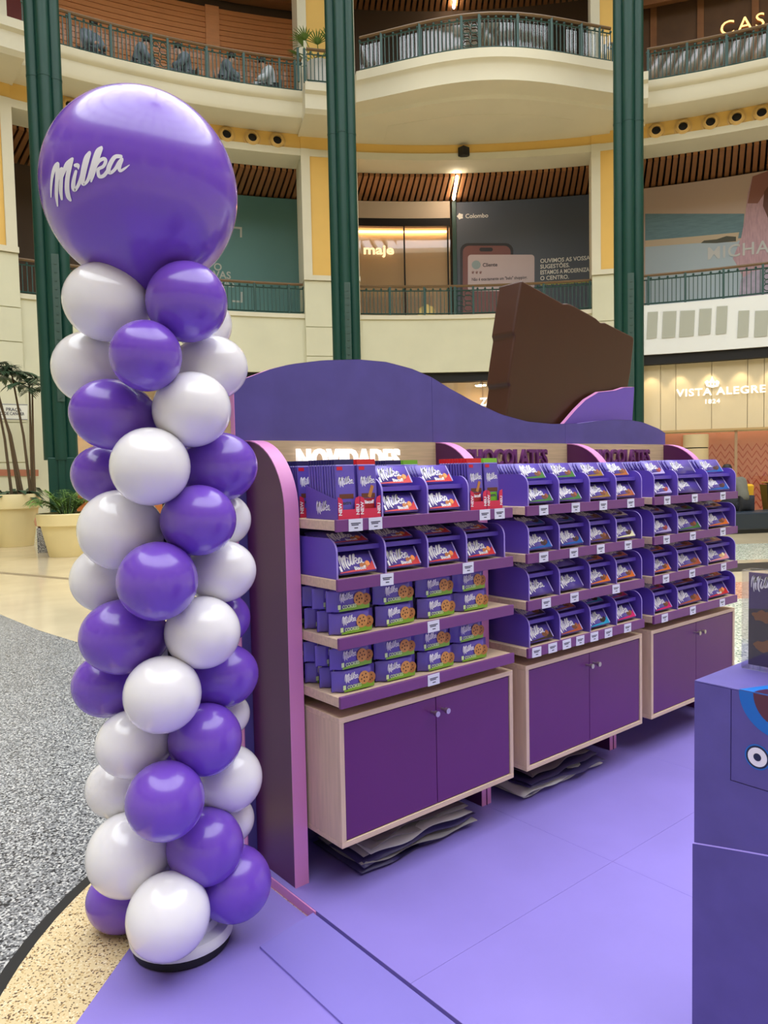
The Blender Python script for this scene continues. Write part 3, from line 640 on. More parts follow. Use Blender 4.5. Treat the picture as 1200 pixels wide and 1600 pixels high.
# tall palm pot, far side of the column
pA = onz(26, 853, GZ); t, b = pot('tall_planter', pA.x, pA.y, .55, 1.18, 'tall cream planter of cane palms with dark broad leaves at its rim')
for k in range(34):
    a = rnd(0, 2*PI); mb = MB(); leaf(mb, b+Vector((.3*math.cos(a), .3*math.sin(a), 1.15+rnd(0, .12))), (math.cos(a), math.sin(a), rnd(.1, .9)), rnd(.35, .55), rnd(.07, .11), .7); obj('leaf', mb, LEAFD, t)
vr = Vector((RI.x, RI.y, 0)).normalized()
for sx, top, lean in ((.12, 3.95, -.48), (.20, 3.9, -.62), (-.05, 3.75, -.3), (.42, 3.6, .04), (.38, 3.85, -.30), (.46, 3.45, .06)):
    f0 = b+vr*sx+Vector((0, 0, 1.1)); f1 = b+vr*(sx+lean)+Vector((0, 0, top))
    obj('cane', MB().tube([f0, f0.lerp(f1, .5)+vr*(-lean*.16), f1], [.036, .028, .018], 6), STEM, t)
    for k in range(8):
        a = k*2*PI/8+rnd(-.3, .3); frond('frond', f1, (math.cos(a), math.sin(a), rnd(.4, 1.6)), rnd(.5, .75), 9, .026, LEAFD, t, rnd(.5, .9), .30)
# wide palm pot in front of the column
pB = onz(108, 868, GZ); t, b = pot('wide_planter', pB.x, pB.y, .55, .84, 'wide cream planter with a feathery green palm')
for k in range(26):
    a = k*2*PI/13+rnd(-.2, .2); e = rnd(.8, 2.6); frond('frond', b+Vector((.10*math.cos(a), .10*math.sin(a), .8)), (math.cos(a), math.sin(a), e), rnd(.7, 1.0), 16, .014, LEAF, t, rnd(.4, .8), .28)
for k in range(7): a = k*.9; obj('stem', MB().tube([b+Vector((.12*math.cos(a), .12*math.sin(a), .74)), b+Vector((.2*math.cos(a), .2*math.sin(a), 1.15))], .016, 5), LEAFD, t)
# fan palm in a white pot on the pier balcony
a_, z_2 = cyl(500, 120, 18.1); pp = pol(18.15, a_, L2)
t = thing('balcony_palm', pp, 'fan palm in a glossy white pot on the pier balcony', 'plant')
autosmooth(obj('pot', MB().lathe([(.28, 0), (.30, .02), (.36, .78), (.33, .78), (.30, .7), (.01, .7)], 24, pp), mat('white_pot', (226, 226, 222), .3), t))
for k in range(11):
    an = k*2*PI/11; dv = Vector((math.cos(an), math.sin(an), rnd(.5, 1.4))).normalized(); s0 = pp+Vector((0, 0, .7)); s1 = s0+dv*rnd(.55, .75)
    mb = MB().tube([s0, s1], .012, 4); sd_ = dv.cross(Vector((0, 0, 1))).normalized()
    for q in range(-5, 6): leaf(mb, s1, dv+sd_*math.tan(q*.21), .5, .022, .25)
    obj('fan_leaf', mb, LEAF, t)
# bench, side planter table
BN = mat('navy_leather', (34, 46, 60), .4)
p0 = onz(1120, 836, GZ); p1 = onz(1290, 829, GZ); dv = (p1-p0); dv.z = 0; L_ = dv.length; dv.normalize(); sv = Vector((-dv.y, dv.x, 0))
if sv.dot(Vector((fw.x, fw.y, 0))) < 0: sv = -sv
Mb = Matrix.Translation(p0) @ Matrix((dv, sv, Vector((0, 0, 1)))).transposed().to_4x4()
t = thing('bench', p0+dv*L_/2, 'long navy upholstered bench before the porcelain shop', 'bench')
bevel(obj('seat', MB().box(0, L_, 0, .8, .08, .46, Mb), BN, t), .04, 3); obj('plinth', MB().box(.06, L_-.06, .06, .74, 0, .08, Mb), BLACK, t)
tb = thing('tapered_table', Mb @ Vector((2.22, 1.1, 0)), 'black tapered display table behind the navy bench', 'table'); wb = wloc(tb)
autosmooth(obj('body', MB().lathe([(.16, 0), (.3, 1.0), (.31, 1.02)], 4, wb), mat('black_lacquer', (26, 26, 24), .3), tb))
autosmooth(obj('dish', MB().lathe([(.08, 1.02), (.24, 1.06), (.25, 1.08), (.01, 1.05)], 20, wb), mat('gold_dish', (206, 160, 90), .3, .6), tb))
yc = onz(1151, 821, GZ)
t = thing('yellow_armchair', (yc.x, yc.y, GZ), 'yellow tub chair behind the seated person', 'chair'); wb = wloc(t); YC = mat('yellow_fabric', (238, 184, 40), .7)
autosmooth(bevel(obj('backrest', MB().sector([(0, 0)]*3, 0, 1) if 0 else MB().lathe([(.30, .42), (.36, .5), (.38, .98), (.33, 1.02), (.30, .96), (.28, .5)], 24, wb), YC, t), .01))
obj('seat', MB().lathe([(.31, .30), (.33, .44), (.01, .47)], 24, wb), YC, t)
for k in range(4): obj('leg', MB().tube([wb+Vector((.2*math.cos(k*PI/2), .2*math.sin(k*PI/2), .31)), wb+Vector((.26*math.cos(k*PI/2), .26*math.sin(k*PI/2), 0))], .018, 6), BLACK, t)

SKIN = mat('skin', (196, 148, 120), .5); HAIR = mat('hair_dark', (30, 24, 22), .6)
def skinned(name, verts, edges, m, parent, root=0):
    me = bpy.data.meshes.new(name); me.from_pydata([v[:3] for v in verts], edges, [])
    o = link(name, me, m, parent); sk_ = o.modifiers.new('skin', 'SKIN'); sk_.use_smooth_shade = True
    for i, v in enumerate(verts):
        d = me.skin_vertices[0].data[i]; d.radius = (v[3], v[3]*(v[4] if len(v) > 4 else 1)); d.use_root = (i == root)
    s2 = o.modifiers.new('sub', 'SUBSURF'); s2.levels = 2; s2.render_levels = 2
    return o
def seated(loc, face, jacket, trousers, label, hunch=.18, group=None, lift=0):
    """seated figure facing local +Y, hips at height .47"""
    V = [(0, 0, .50, .15), (0, hunch*.3, .74, .14), (0, hunch*.8, .96, .155), (0, hunch*1.1, 1.08, .06), (0, hunch*1.35, 1.15, .075), (0, hunch*1.5, 1.25, .098), (0, hunch*1.5, 1.33, .07),
         (-.2, hunch*.8, 1.0, .07), (-.27, hunch+.08, .76, .05), (-.13, hunch+.32, .66, .04), (-.1, hunch+.40, .66, .035), (.2, hunch*.8, 1.0, .07), (.27, hunch+.08, .76, .05), (.13, hunch+.32, .66, .04), (.1, hunch+.40, .66, .035),
         (-.11, .05, .50, .1), (-.13, .45, .52, .075), (-.13, .47, .1-lift, .05), (-.13, .6, .05-lift, .04), (.11, .05, .50, .1), (.13, .45, .52, .075), (.13, .47, .1-lift, .05), (.13, .6, .05-lift, .04)]
    E = [(0, 1), (1, 2), (2, 3), (3, 4), (4, 5), (5, 6), (2, 7), (7, 8), (8, 9), (9, 10), (2, 11), (11, 12), (12, 13), (13, 14), (0, 15), (15, 16), (16, 17), (17, 18), (0, 19), (19, 20), (20, 21), (21, 22)]
    o = skinned('person', V, E, SKIN, None); o.location = loc; o.rotation_euler = (0, 0, face); tag(o, label, 'person', group)
    g = .036
    J = [V[i][:3]+(V[i][3]+(g if i < 3 else .062 if i in (7, 11) else .045),) for i in (0, 1, 2, 7, 8, 9, 11, 12, 13)]+[(0, hunch*1.0, 1.05, .085)]
    skinned('jacket', J, [(0, 1), (1, 2), (2, 3), (3, 4), (4, 5), (2, 6), (6, 7), (7, 8), (2, 9)], jacket, o)
    T = [V[i][:3]+(V[i][3]+g,) for i in (0, 15, 16, 17, 19, 20, 21)]
    skinned('trousers', T, [(0, 1), (1, 2), (2, 3), (0, 4), (4, 5), (5, 6)], trousers, o)
    hb = MB().lathe([(.01, .03), (.07, .02), (.105, -.04), (.108, -.10), (.09, -.15), (.01, -.13)], 16, (0, hunch*1.5-.018, 1.37)); me = hb.mesh('hair', True); link('hair', me, HAIR, o)
    return o
JK = mat('khaki_grey_jacket', (108, 108, 98), .8, var=.1, scale=6); TR = mat('dark_trousers', (40, 42, 50), .8)
wp = Mb @ Vector((1.06, .56, .12)); fdir = math.atan2(sv.y, sv.x)-PI/2
seated(wp, fdir+.3, JK, TR, 'person in a grey jacket hunched forward on the navy bench', .3, lift=.12)
# guests sitting behind the upper railing
GJ = mat('slate_shirt', (96, 108, 122), .8); GW = mat('pale_shirt', (206, 212, 220), .8)
TABLEM = mat('cafe_table', (70, 56, 46), .5)
for px, fc, jk, lb in ((138, .4, GJ, 'seated guest in grey by the dark end of the upper railing'), (212, 1.25, GJ, 'seated guest in slate shirt beside the scroll panel'), (294, -1.25, GJ, 'seated guest with cap facing the scroll panel'), (346, 1.2, GJ, 'seated guest in slate shirt at a cafe table'), (424, -1.2, GW, 'seated guest in pale shirt at the end of the upper railing')):
    a = ang(px, 95, 19.35); seated(pol(19.35, a, L2), math.radians(a)+PI/2+fc*1.1, jk, TR, lb, .2)
for px in (180, 385):
    a = ang(px, 100, 20.9); p = pol(20.9, a, L2); t = thing('cafe_table', p, 'round cafe table behind the upper railing', 'table', 'cafe tables on the upper gallery')
    obj('top', MB().lathe([(.36, .72), (.37, .75), (.01, .76)], 20, p), TABLEM, t); obj('stem', MB().lathe([(.22, 0), (.22, .02), (.03, .04), (.03, .72)], 12, p), BLACK, t)
chs = None
for o in [o for o in COL.objects if o.name.startswith('person') and o.location.z > 5]:
    t = thing('cafe_chair', o.location, 'dark cafe chair under a seated guest on the upper gallery', 'chair', 'cafe chairs on the upper gallery', rot=o.rotation_euler)
    link('seat', MB().box(-.2, .2, -.2, .2, .30, .33).mesh('cafe_seat'), TABLEM, t); link('backrest', MB().box(-.2, .2, -.23, -.20, .4, .82).mesh('cafe_back'), TABLEM, t)
    for sx in (-.17, .17):
        for sy in (-.17, .17): link('leg', MB().box(sx-.015, sx+.015, sy-.015, sy+.015, 0, .30).mesh('cafe_leg'), BLACK, t)

# ================================================================== THE STAND: platform, ramp, lower carpet
p_ = struct(link('floor_platform', None, loc=(0, 0, 0)))
g = .0004; xs = [-.09, .94, 1.98, 3.02]; ys = [-2.6, -.45, .80]
for i in range(3):
    for j in range(2): bevel(obj('floor_panel', MB().box(xs[i]+g, xs[i+1]-g, ys[j]+g, ys[j+1]-g, -.038, 0), VINYL, p_), .0008, 1)
obj('edge_strip', MB().box(-.096, -.0905, .037, .80, GZ, -.001), PINK, p_)
rp = MB(); rp.add([(-.103, -2.6, -.001), (-.103, .037, -.001), (-.313, .037, GZ+.012), (-.313, -2.6, GZ+.012), (-.103, -2.6, GZ), (-.103, .037, GZ), (-.313, .037, GZ), (-.313, -2.6, GZ)],
                  [(0, 1, 2, 3), (4, 7, 6, 5), (0, 4, 5, 1), (2, 6, 7, 3), (1, 5, 6, 2), (0, 3, 7, 4)])
struct(obj('floor_ramp', rp, VINYL2))
cp = [(-.1, .80), (-.1, -2.6), (-2.9, -2.6)] + [(-.873-2.2, .092-2.1), (-.873, .092), (-.625, .329), (-.36, .60), (-.18, .80)]
inlay(cp, VINYL, .005, 'floor_carpet')

# ---------------- dividing panels with rounded top
def arch_profile(y0, y1, z1, r):
    P = [(y1, 0), (y0, 0)]
    for k in range(13):
        a = PI-k*PI/2/12; P.append((y0+r+r*math.cos(a), z1-r+r*math.sin(a)))
    return P+[(y1, z1)]
PANEL_LBL = ['plum arched end panel with pink edge beside the balloons', 'plum arched divider with pink edge between NOVIDADES and CHOCOLATES', 'plum arched divider with pink edge between the two CHOCOLATES bays', 'plum arched end panel with pink edge nearest the porcelain shop']
for k in range(4):
    x0 = k*.985-.067; x1 = x0+.056; t = thing('arched_panel', (x0+.028, .33, 0), PANEL_LBL[k], 'panel')
    P = arch_profile(.2, .47, 1.63, .265)
    obj('panel_core', MB().prism([(.206 if a < .206 else a, b) for a, b in [(u+.004 if u < .46 else u, v-.004 if v > 1 else v) for u, v in P]], lambda u, v, w: Vector((w, u, v)), (x0, x1)), PLUM, t)
    Q = P[1:]; n = len(Q); mb = MB(); vs = []
    for i, (u, v) in enumerate(Q):
        a_, b_ = Q[max(i-1, 0)], Q[min(i+1, n-1)]; dx, dy = b_[0]-a_[0], b_[1]-a_[1]; L_ = math.hypot(dx, dy); nx, ny = -dy/L_, dx/L_
        vs += [(x0-.0012, u, v), (x1+.0012, u, v), (x1+.0012, u-nx*.004, v-ny*.004), (x0-.0012, u-nx*.004, v-ny*.004)]
    mb.add(vs, [(4*i+j, 4*i+(j+1) % 4, 4*i+4+(j+1) % 4, 4*i+4+j) for i in range(n-1) for j in range(4)]+[(0, 1, 2, 3), (4*n-4, 4*n-3, 4*n-2, 4*n-1)])
    autosmooth(obj('edge_band', mb, PINK, t), 50)
    if k in (1, 2): obj('foot_joint', MB().box(x0+.026, x0+.029, .196, .2, 0, .2), PLUM, t)

# ---------------- wave back boards and wooden header planks
WAVE = [(-.16, 1.80), (-.10, 1.845), (0, 1.884), (.06, 1.907), (.147, 1.931), (.302, 1.958), (.483, 1.976), (.642, 1.977), (.79, 1.958), (.909, 1.928), (1.03, 1.881), (1.204, 1.822), (1.388, 1.772), (1.585, 1.742), (1.797, 1.734), (2.023, 1.742), (2.204, 1.761), (2.395, 1.773), (2.55, 1.773), (2.668, 1.765), (2.849, 1.729), (2.93, 1.702)]
def wz(x):
    for (a, b), (c, d) in zip(WAVE, WAVE[1:]):
        if a <= x <= c: return b+(d-b)*(x-a)/(c-a)
    return WAVE[-1][1]
cuts = [-.105, .912, 1.905, 2.93]
WL = ['violet back board rising to the highest wave crest', 'violet back board sinking into the wave trough', 'violet back board with the low wave crest at the far end']
HL = ['pale wood header plank with white glowing NOVIDADES', 'pale wood header plank with purple CHOCOLATES beside NOVIDADES', 'pale wood header plank with purple CHOCOLATES at the far end']
LITW = mat('letter_lit_white', (255, 252, 250), emit=.4); LETP = mat('letter_purple', (104, 40, 110), .4)
for k in range(3):
    a, b = cuts[k]+.0008, cuts[k+1]-.0008; n = 26; P = [(b, 0), (a, 0)]+[(a+(b-a)*i/n, wz(a+(b-a)*i/n)) for i in range(n+1)]
    t = thing('wave_board', ((a+b)/2, .49, 0), WL[k], 'panel')
    obj('board', MB().prism(P, lambda u, v, w: Vector((u, w, v)), (.474, .50)), BLUEV, t)
    mb = MB()
    for (u0, v0), (u1, v1) in zip(P[2:], P[3:]): mb.add([(u0, .4735, v0+.0005), (u1, .4735, v1+.0005), (u1, .5, v1+.0005), (u0, .5, v0+.0005)], [(0, 1, 2, 3)])
    obj('top_edge', mb, TRAYE if k else PINK, t)
    if k == 0: obj('side_edge', MB().box(a-.004, a, .474, .5, 0, wz(a)), PINK, t)
    x0 = max(a, k*.985-.011); x1 = (k+1)*.985-.067
    t = thing('header_plank', ((x0+x1)/2, .465, 1.36), HL[k], 'sign board')
    obj('plank', MB().box(x0, x1, .462, .473, 1.36, 1.63), WOODH, t)
    s, u0, u1, zb, zt = [('NOVIDADES', .149, .683, 1.513, 1.594), ('CHOCOLATES', 1.085, 1.712, 1.518, 1.602), ('CHOCOLATES', 2.075, 2.702, 1.526, 1.592)][k]
    zb, zt = 1.516, 1.598
    # letter by letter, so that each is a part
    full = text_mesh(s, 1, .028, .1, space=1.1); W = max(v.co.x for v in full.vertices)-min(v.co.x for v in full.vertices); bpy.data.meshes.remove(full)
    sc_x = (u1-u0)/W; sc_z = (zt-zb)/.71; o3 = wloc(t)
    for i, ch in enumerate(s):
        def width(q):
            if not q: return 0
            m_ = text_mesh(q+'|', 1, .028, .1, space=1.1); v_ = max(v.co.x for v in m_.vertices); bpy.data.meshes.remove(m_)
            return v_
        bar = width(' ')-width('') if 0 else None
        off = width(s[:i])-width('') if i else 0
        if i:
            m_ = text_mesh('|', 1, .028, .1, space=1.1); off -= max(v.co.x for v in m_.vertices); bpy.data.meshes.remove(m_)
        me = text_mesh(ch, 1, .028, .1)
        map_mesh(me, lambda c: Vector((u0+(off+c.x)*sc_x, .452-c.z*.09, zb+c.y*sc_z))-o3)
        link('letter', me, LITW if k == 0 else LETP, t)

# ---------------- cabinets
CL = ['pale wood cabinet with plum doors under the NOVIDADES shelves', 'pale wood cabinet with plum doors under the CHOCOLATES bay beside NOVIDADES', 'pale wood cabinet with plum doors at the far end of the stand']
for k in range(3):
    X = k*.985; t = thing('cabinet', (X+.45, .23, .2), CL[k], 'cabinet'); z0, z1 = .2, .66; th = .02
    bevel(obj('top_board', MB().box(X, X+.9, 0, .46, z1-th, z1), WOOD, t), .001, 1); bevel(obj('bottom_board', MB().box(X, X+.9, 0, .46, z0, z0+th), WOOD, t), .001, 1)
    for a in (X, X+.9-th): bevel(obj('side_board', MB().box(a, a+th, 0, .46, z0+th, z1-th), WOODV, t), .001, 1)
    obj('back_board', MB().box(X+th, X+.9-th, .445, .46, z0+th, z1-th), WOODV, t)
    md = X+.46
    for a, b, kx in ((X+th+.003, md-.0015, md-.025), (md+.0015, X+.9-th-.003, md+.03)):
        d = obj('door', MB().box(a, b, .004, .02, z0+th+.003, z1-th-.003), DOOR, t); bevel(d, .001, 1)
        kn = MB().tube([(kx, .006, .585), (kx, -.02, .585)], .0055, 10).tube([(kx, -.018, .585), (kx, -.034, .585)], .011, 14)
        autosmooth(obj('knob', kn, METAL, d))

# ---------------- shelves with fascia and price labels
SZ = [1.34, 1.138, .937, .735]
SN = ['top', 'second', 'third', 'lowest']; BN_ = ['NOVIDADES bay', 'CHOCOLATES bay beside NOVIDADES', 'far-end CHOCOLATES bay']
LABX = {(0, 0): (.074, .161, .719, .806), (0, 1): (.208, .62), (0, 2): (.43,), (0, 3): (.426,), (1, 0): (1.087, 1.312, 1.523, 1.751), (1, 1): (1.084, 1.296, 1.501, 1.728), (1, 2): (1.099, 1.2985, 1.624),
        (1, 3): (1.031, 1.14, 1.24, 1.339, 1.447, 1.56, 1.7205), (2, 0): (2.084, 2.363, 2.675), (2, 1): (2.078, 2.343, 2.677), (2, 2): (2.072, 2.337, 2.687), (2, 3): (2.06, 2.345, 2.673)}
lab_me = MB().box(-.03, .03, -.0015, 0, -.021, .021).mesh('price_label'); lab_me.materials.append(LABEL)
ink_me = MB()
for (u0, u1, v) in ((-.021, .021, .006), (-.019, .012, .0005), (-.007, .009, -.010)): ink_me.add([(u0, -.0019, v-.0018), (u1, -.0019, v-.0018), (u1, -.0019, v+.0018), (u0, -.0019, v+.0018)], [(0, 1, 2, 3)])
ink_me = ink_me.mesh('price_print', fix=False); ink_me.materials.append(INK)
for k in range(3):
    for s in range(4):
        X, z = k*.985, SZ[s]; t = thing('shelf', (X+.445, .22, z-.036), 'pale wood shelf with purple fascia, %s shelf of the %s' % (SN[s], BN_[k]), 'shelf')
        bevel(obj('board', MB().box(X-.006, X+.888, -.008, .462, z-.034, z), WOOD, t), .001, 1)
        f = obj('fascia', MB().box(X-.006, X+.888, -.021, -.0082, z-.038, z+.003), FASC, t); bevel(f, .001, 1)
        for x in LABX[(k, s)]:
            l = link('price_label', lab_me, LABEL, t, loc=Vector((x, -.0215, z-.018))-wloc(t), rot=(rnd(-.02, .02), rnd(-.02, .02), 0)); link('print', ink_me, INK, l)

# ---------------- compartment trays
DIVX = {0: (.008, .222, .428, .636, .858), 1: (1.012, 1.222, 1.449, 1.662, 1.882), 2: (1.998, 2.227, 2.55, 2.872)}
def tray(k, s, divs):
    z = SZ[s]+.0005; t = thing('compartment_tray', ((divs[0]+divs[-1])/2, .13, z), 'violet compartment tray with rounded dividers on the %s shelf of the %s' % (SN[s], BN_[k]), 'tray')
    H = .138; P = [(.27, 0), (0, 0)]
    for q in range(9): a = PI-q*PI/2/8; P.append((.05+.05*math.cos(a), H-.05+.05*math.sin(a)))
    P.append((.27, H)); prof = P
    for x in divs:
        d = obj('divider', MB().prism(prof, lambda u, v, w: Vector((w, u, z+v)), (x-.0035, x+.0035)), TRAY, t)
        mb = MB()
        for (u0, v0), (u1, v1) in zip(prof[1:], prof[2:]): mb.add([(x-.0037, u0-.0004, z+v0), (x+.0037, u0-.0004, z+v0), (x+.0037, u1-.0004, z+v1+.0004), (x-.0037, u1-.0004, z+v1+.0004)], [(0, 1, 2, 3)])
        obj('edge', mb, TRAYE, d)
    for a, b in zip(divs, divs[1:]):
        obj('tier', MB().box(a+.0036, b-.0036, .035, .27, z+.100, z+.106), TRAY, t); obj('tier_lip', MB().box(a+.0036, b-.0036, .031, .035, z+.090, z+.107), TRAY, t)
    obj('back_sheet', MB().box(divs[0], divs[-1], .2705, .274, z, z+H), TRAY, t)
    return t

# ---------------- chocolate bars
FLAV = {'red': (206, 36, 44), 'green': (66, 120, 58), 'gold': (150, 112, 40), 'almond': (172, 96, 50), 'blue': (24, 92, 178), 'brown': (104, 58, 40), 'cream': (236, 232, 190), 'plain': (98, 80, 178),
        'orange': (222, 112, 34), 'dark': (52, 32, 32), 'caramel': (176, 84, 54), 'cyan': (30, 160, 204), 'magenta': (214, 30, 110), 'lilac': (178, 164, 220), 'pink': (232, 150, 160), 'lime': (130, 190, 60)}
PIC = {'red': (190, 116, 60), 'green': (112, 62, 40), 'blue': (74, 46, 46), 'cream': (70, 44, 40), 'cyan': (44, 26, 26), 'lilac': (140, 60, 60), 'pink': (222, 176, 130)}
def bar_mesh(wd, ht, th=.011):
    me = MB().box(-wd/2, wd/2, -th, 0, 0, ht).mesh('bar_wrapper'); bm = bmesh.new(); bm.from_mesh(me)
    bmesh.ops.bevel(bm, geom=[e for e in bm.edges], offset=.0035, segments=2, affect='EDGES'); bm.to_mesh(me); bm.free()
    for p in me.polygons: p.use_smooth = True
    me.materials.append(WRAP); return me
BM_ = {}
def bar_kind(wd, ht, fl):
    key = (round(wd, 3), round(ht, 3), fl)
    if key in BM_: return BM_[key]
    y = -.0114; w2 = wd/2*.93
    lg = flat_logo(min(wd*.66, ht*1.28), lambda u, v: Vector((-w2+wd*.07+u, y-.0006, ht*.38+v*.95))).mesh('bar_logo', fix=False); lg.materials.append(WHITE)
    parts = [('logo', lg)]
    c = mat('band_'+fl, FLAV[fl], .35, coat=.2)
    def pane(nm, poly, m, dy=0):
        me = MB().flat([Vector((u, y+dy, v)) for u, v in poly]).mesh(nm, fix=False); me.materials.append(m); return (nm, me)
    if fl != 'plain':
        parts.append(pane('flavour_band', [(-w2, .004), (w2, .004), (w2, ht*.50), (w2*.88, ht*.42), (w2*.70, ht*.24), (w2*.3, ht*.16), (-w2*.2, ht*.14), (-w2, ht*.08)], c))
        pc = mat('picture_'+fl, PIC.get(fl, (118, 70, 44)), .5)
        parts.append(pane('picture', [(w2*.42+wd*.11*math.cos(q*PI/6)*(1+.15*(q % 2)), ht*.30+ht*.13*math.sin(q*PI/6)*(1+.15*(q % 3 == 0))) for q in range(12)], pc, -.0002))
        parts.append(pane('picture', [(w2*.66+wd*.06*math.cos(q*PI/4+.5), ht*.38+ht*.13*math.sin(q*PI/4+.5)) for q in range(8)], mat('picture2_'+fl, tuple(min(255, int(v*1.35)) for v in PIC.get(fl, (118, 70, 44))), .5), -.0003))
    if fl == 'red':
        tm = text_mesh('Biscoff', .019, .0006, align='CENTER'); map_mesh(tm, lambda c: Vector((c.x+.012, y-.0008, c.y+.010))); tm.materials.append(WHITE); parts.append(('lettering', tm))
    parts.append(pane('weight_print', [(-w2+.004, .01), (-w2+.013, .01), (-w2+.013, .03), (-w2+.004, .03)], WHITE, -.0003))
    parts.append(pane('seal_strip', [(w2*.97, .006), (w2*1.05, .006), (w2*1.05, ht*.94), (w2*.97, ht*.94)], mat('wrapper_light', (176, 164, 226), .3), -.0001))
    BM_[key] = (bar_mesh(wd, ht), parts); return BM_[key]
FN = {'red': 'red-banded biscuit', 'green': 'green-banded nut', 'gold': 'golden whole-nut', 'almond': 'amber almond', 'blue': 'blue-banded', 'brown': 'brown-banded', 'cream': 'cream-banded', 'plain': 'plain violet', 'orange': 'orange-banded', 'dark': 'dark cocoa', 'caramel': 'caramel-banded', 'cyan': 'cyan-banded', 'magenta': 'magenta-banded', 'lilac': 'pale lilac', 'pink': 'pink-banded'}
ORD = ['first', 'second', 'third', 'fourth']
def place_bar(fl, wd, ht, x, y, z, tilt, label, group, full=True, rz=0):
    me, parts = bar_kind(wd, ht, fl)
    o = link('chocolate_bar', me, WRAP, None, loc=(x, y, z), rot=(-tilt, 0, rz)); tag(o, label, 'chocolate bar', group)
    if full:
        for nm, pm in parts: link(nm, pm, None, o)
def fill(k, s, i, a, b, fl, fl2=None):
    z = SZ[s]+.001; wd = min((b-a)-.035, .245); big = wd > .2; ht = .083 if not big else .090; wd = min(wd, .168) if not big else wd
    x = (a+b)/2-.006; th = .0125; where = '%s shelf, %s' % (SN[s], BN_[k])
    comp = ORD[i]+' compartment'
    tl = math.radians(33)                                            # lean back from upright
    for q in range(4):
        place_bar(fl, wd, ht, x+rnd(-.006, .006)+(.002*q), .018+q*th/math.cos(tl)*1.06, z+.0015+.012*math.sin(tl), tl,
                  ('%s chocolate bar facing out, lower %s, %s' if q == 0 else '%s chocolate bar stacked behind, lower %s, %s') % (FN[fl], comp, where), 'bars in lower %s %s' % (comp, where), q < 2, rnd(-.004, .004))
    f2 = fl2 or fl; zt = z+.108
    if s == 0: n, tl2 = 10, math.radians(33)
    else: n, tl2 = 4, math.radians(66)
    for q in range(n):
        place_bar(f2, wd, ht, x+rnd(-.004, .004), .054+q*th/math.cos(tl2)*1.08, zt, tl2,
                  ('%s chocolate bar facing out, upper %s, %s' if q == 0 else '%s chocolate bar stacked behind, upper %s, %s') % (FN[f2], comp, where), 'bars in upper %s %s' % (comp, where), q == 0, rnd(-.004, .004))
PLAN = {(0, 1): ['red']*4, (1, 0): ['green', 'green', 'gold', 'almond'], (1, 1): ['blue', 'blue', 'brown', 'cream'], (1, 2): ['plain', 'plain', 'orange', 'orange'], (1, 3): ['dark', 'caramel', 'cyan', 'magenta'],
        (2, 0): ['lilac', 'plain', 'blue'], (2, 1): ['lilac', 'green', 'orange'], (2, 2): ['orange', 'caramel', 'pink'], (2, 3): ['magenta', 'caramel', 'red']}
for (k, s), fls in PLAN.items():
    tray(k, s, DIVX[k])
    for i, fl in enumerate(fls): fill(k, s, i, DIVX[k][i], DIVX[k][i+1], fl)
tray(0, 0, (.212, .432, .650)); fill(0, 0, 0, .212, .432, 'red'); fill(0, 0, 1, .432, .650, 'red')

# ---------------- tall bars in red-fronted display boxes
REDC = mat('display_box_red', (214, 44, 84), .45); BOXV = mat('display_box_violet', (96, 74, 172), .5)
def tall_mesh(cap):
    me = MB().box(-.041, .041, -.010, 0, 0, .185).mesh('tall_wrapper'); bm = bmesh.new(); bm.from_mesh(me); bmesh.ops.bevel(bm, geom=list(bm.edges), offset=.003, segments=1, affect='EDGES'); bm.to_mesh(me); bm.free(); me.materials.append(WRAP)
    c = MB().box(-.041, .041, -.006, -.003, .185, .203).mesh('tall_cap'); c.materials.append(mat('cap_'+cap, FLAV[cap] if cap != 'navy' else (40, 34, 92), .4)); return me, c
FLAV['navy'] = (40, 34, 92)
tlogo = flat_logo(.066, lambda u, v: Vector((-.031+u, -.0106, .118+v))).mesh('tall_logo', fix=False); tlogo.materials.append(WHITE)
def quadm(nm, x0, x1, z0, z1, y, m):
    me = MB().flat([(x0, y, z0), (x1, y, z0), (x1, y, z1), (x0, y, z1)]).mesh(nm, fix=False); me.materials.append(m); return me
BIS = mat('biscuit', (190, 126, 62), .6); COC = mat('cocoa_piece', (104, 56, 36), .5)
tnew = quadm('new_flag', -.036, -.012, .166, .178, -.0107, mat('new_red', (208, 30, 60), .4)); tcho = quadm('choc_print', -.03, .03, .068, .084, -.0107, COC); tbis = quadm('biscuit_print', -.007, .007, -.022, .022, 0, BIS)
txt_new = text_mesh('NEW', .019, .0006); txt_neu = text_mesh('NEU', .019, .0006)
KC = {}
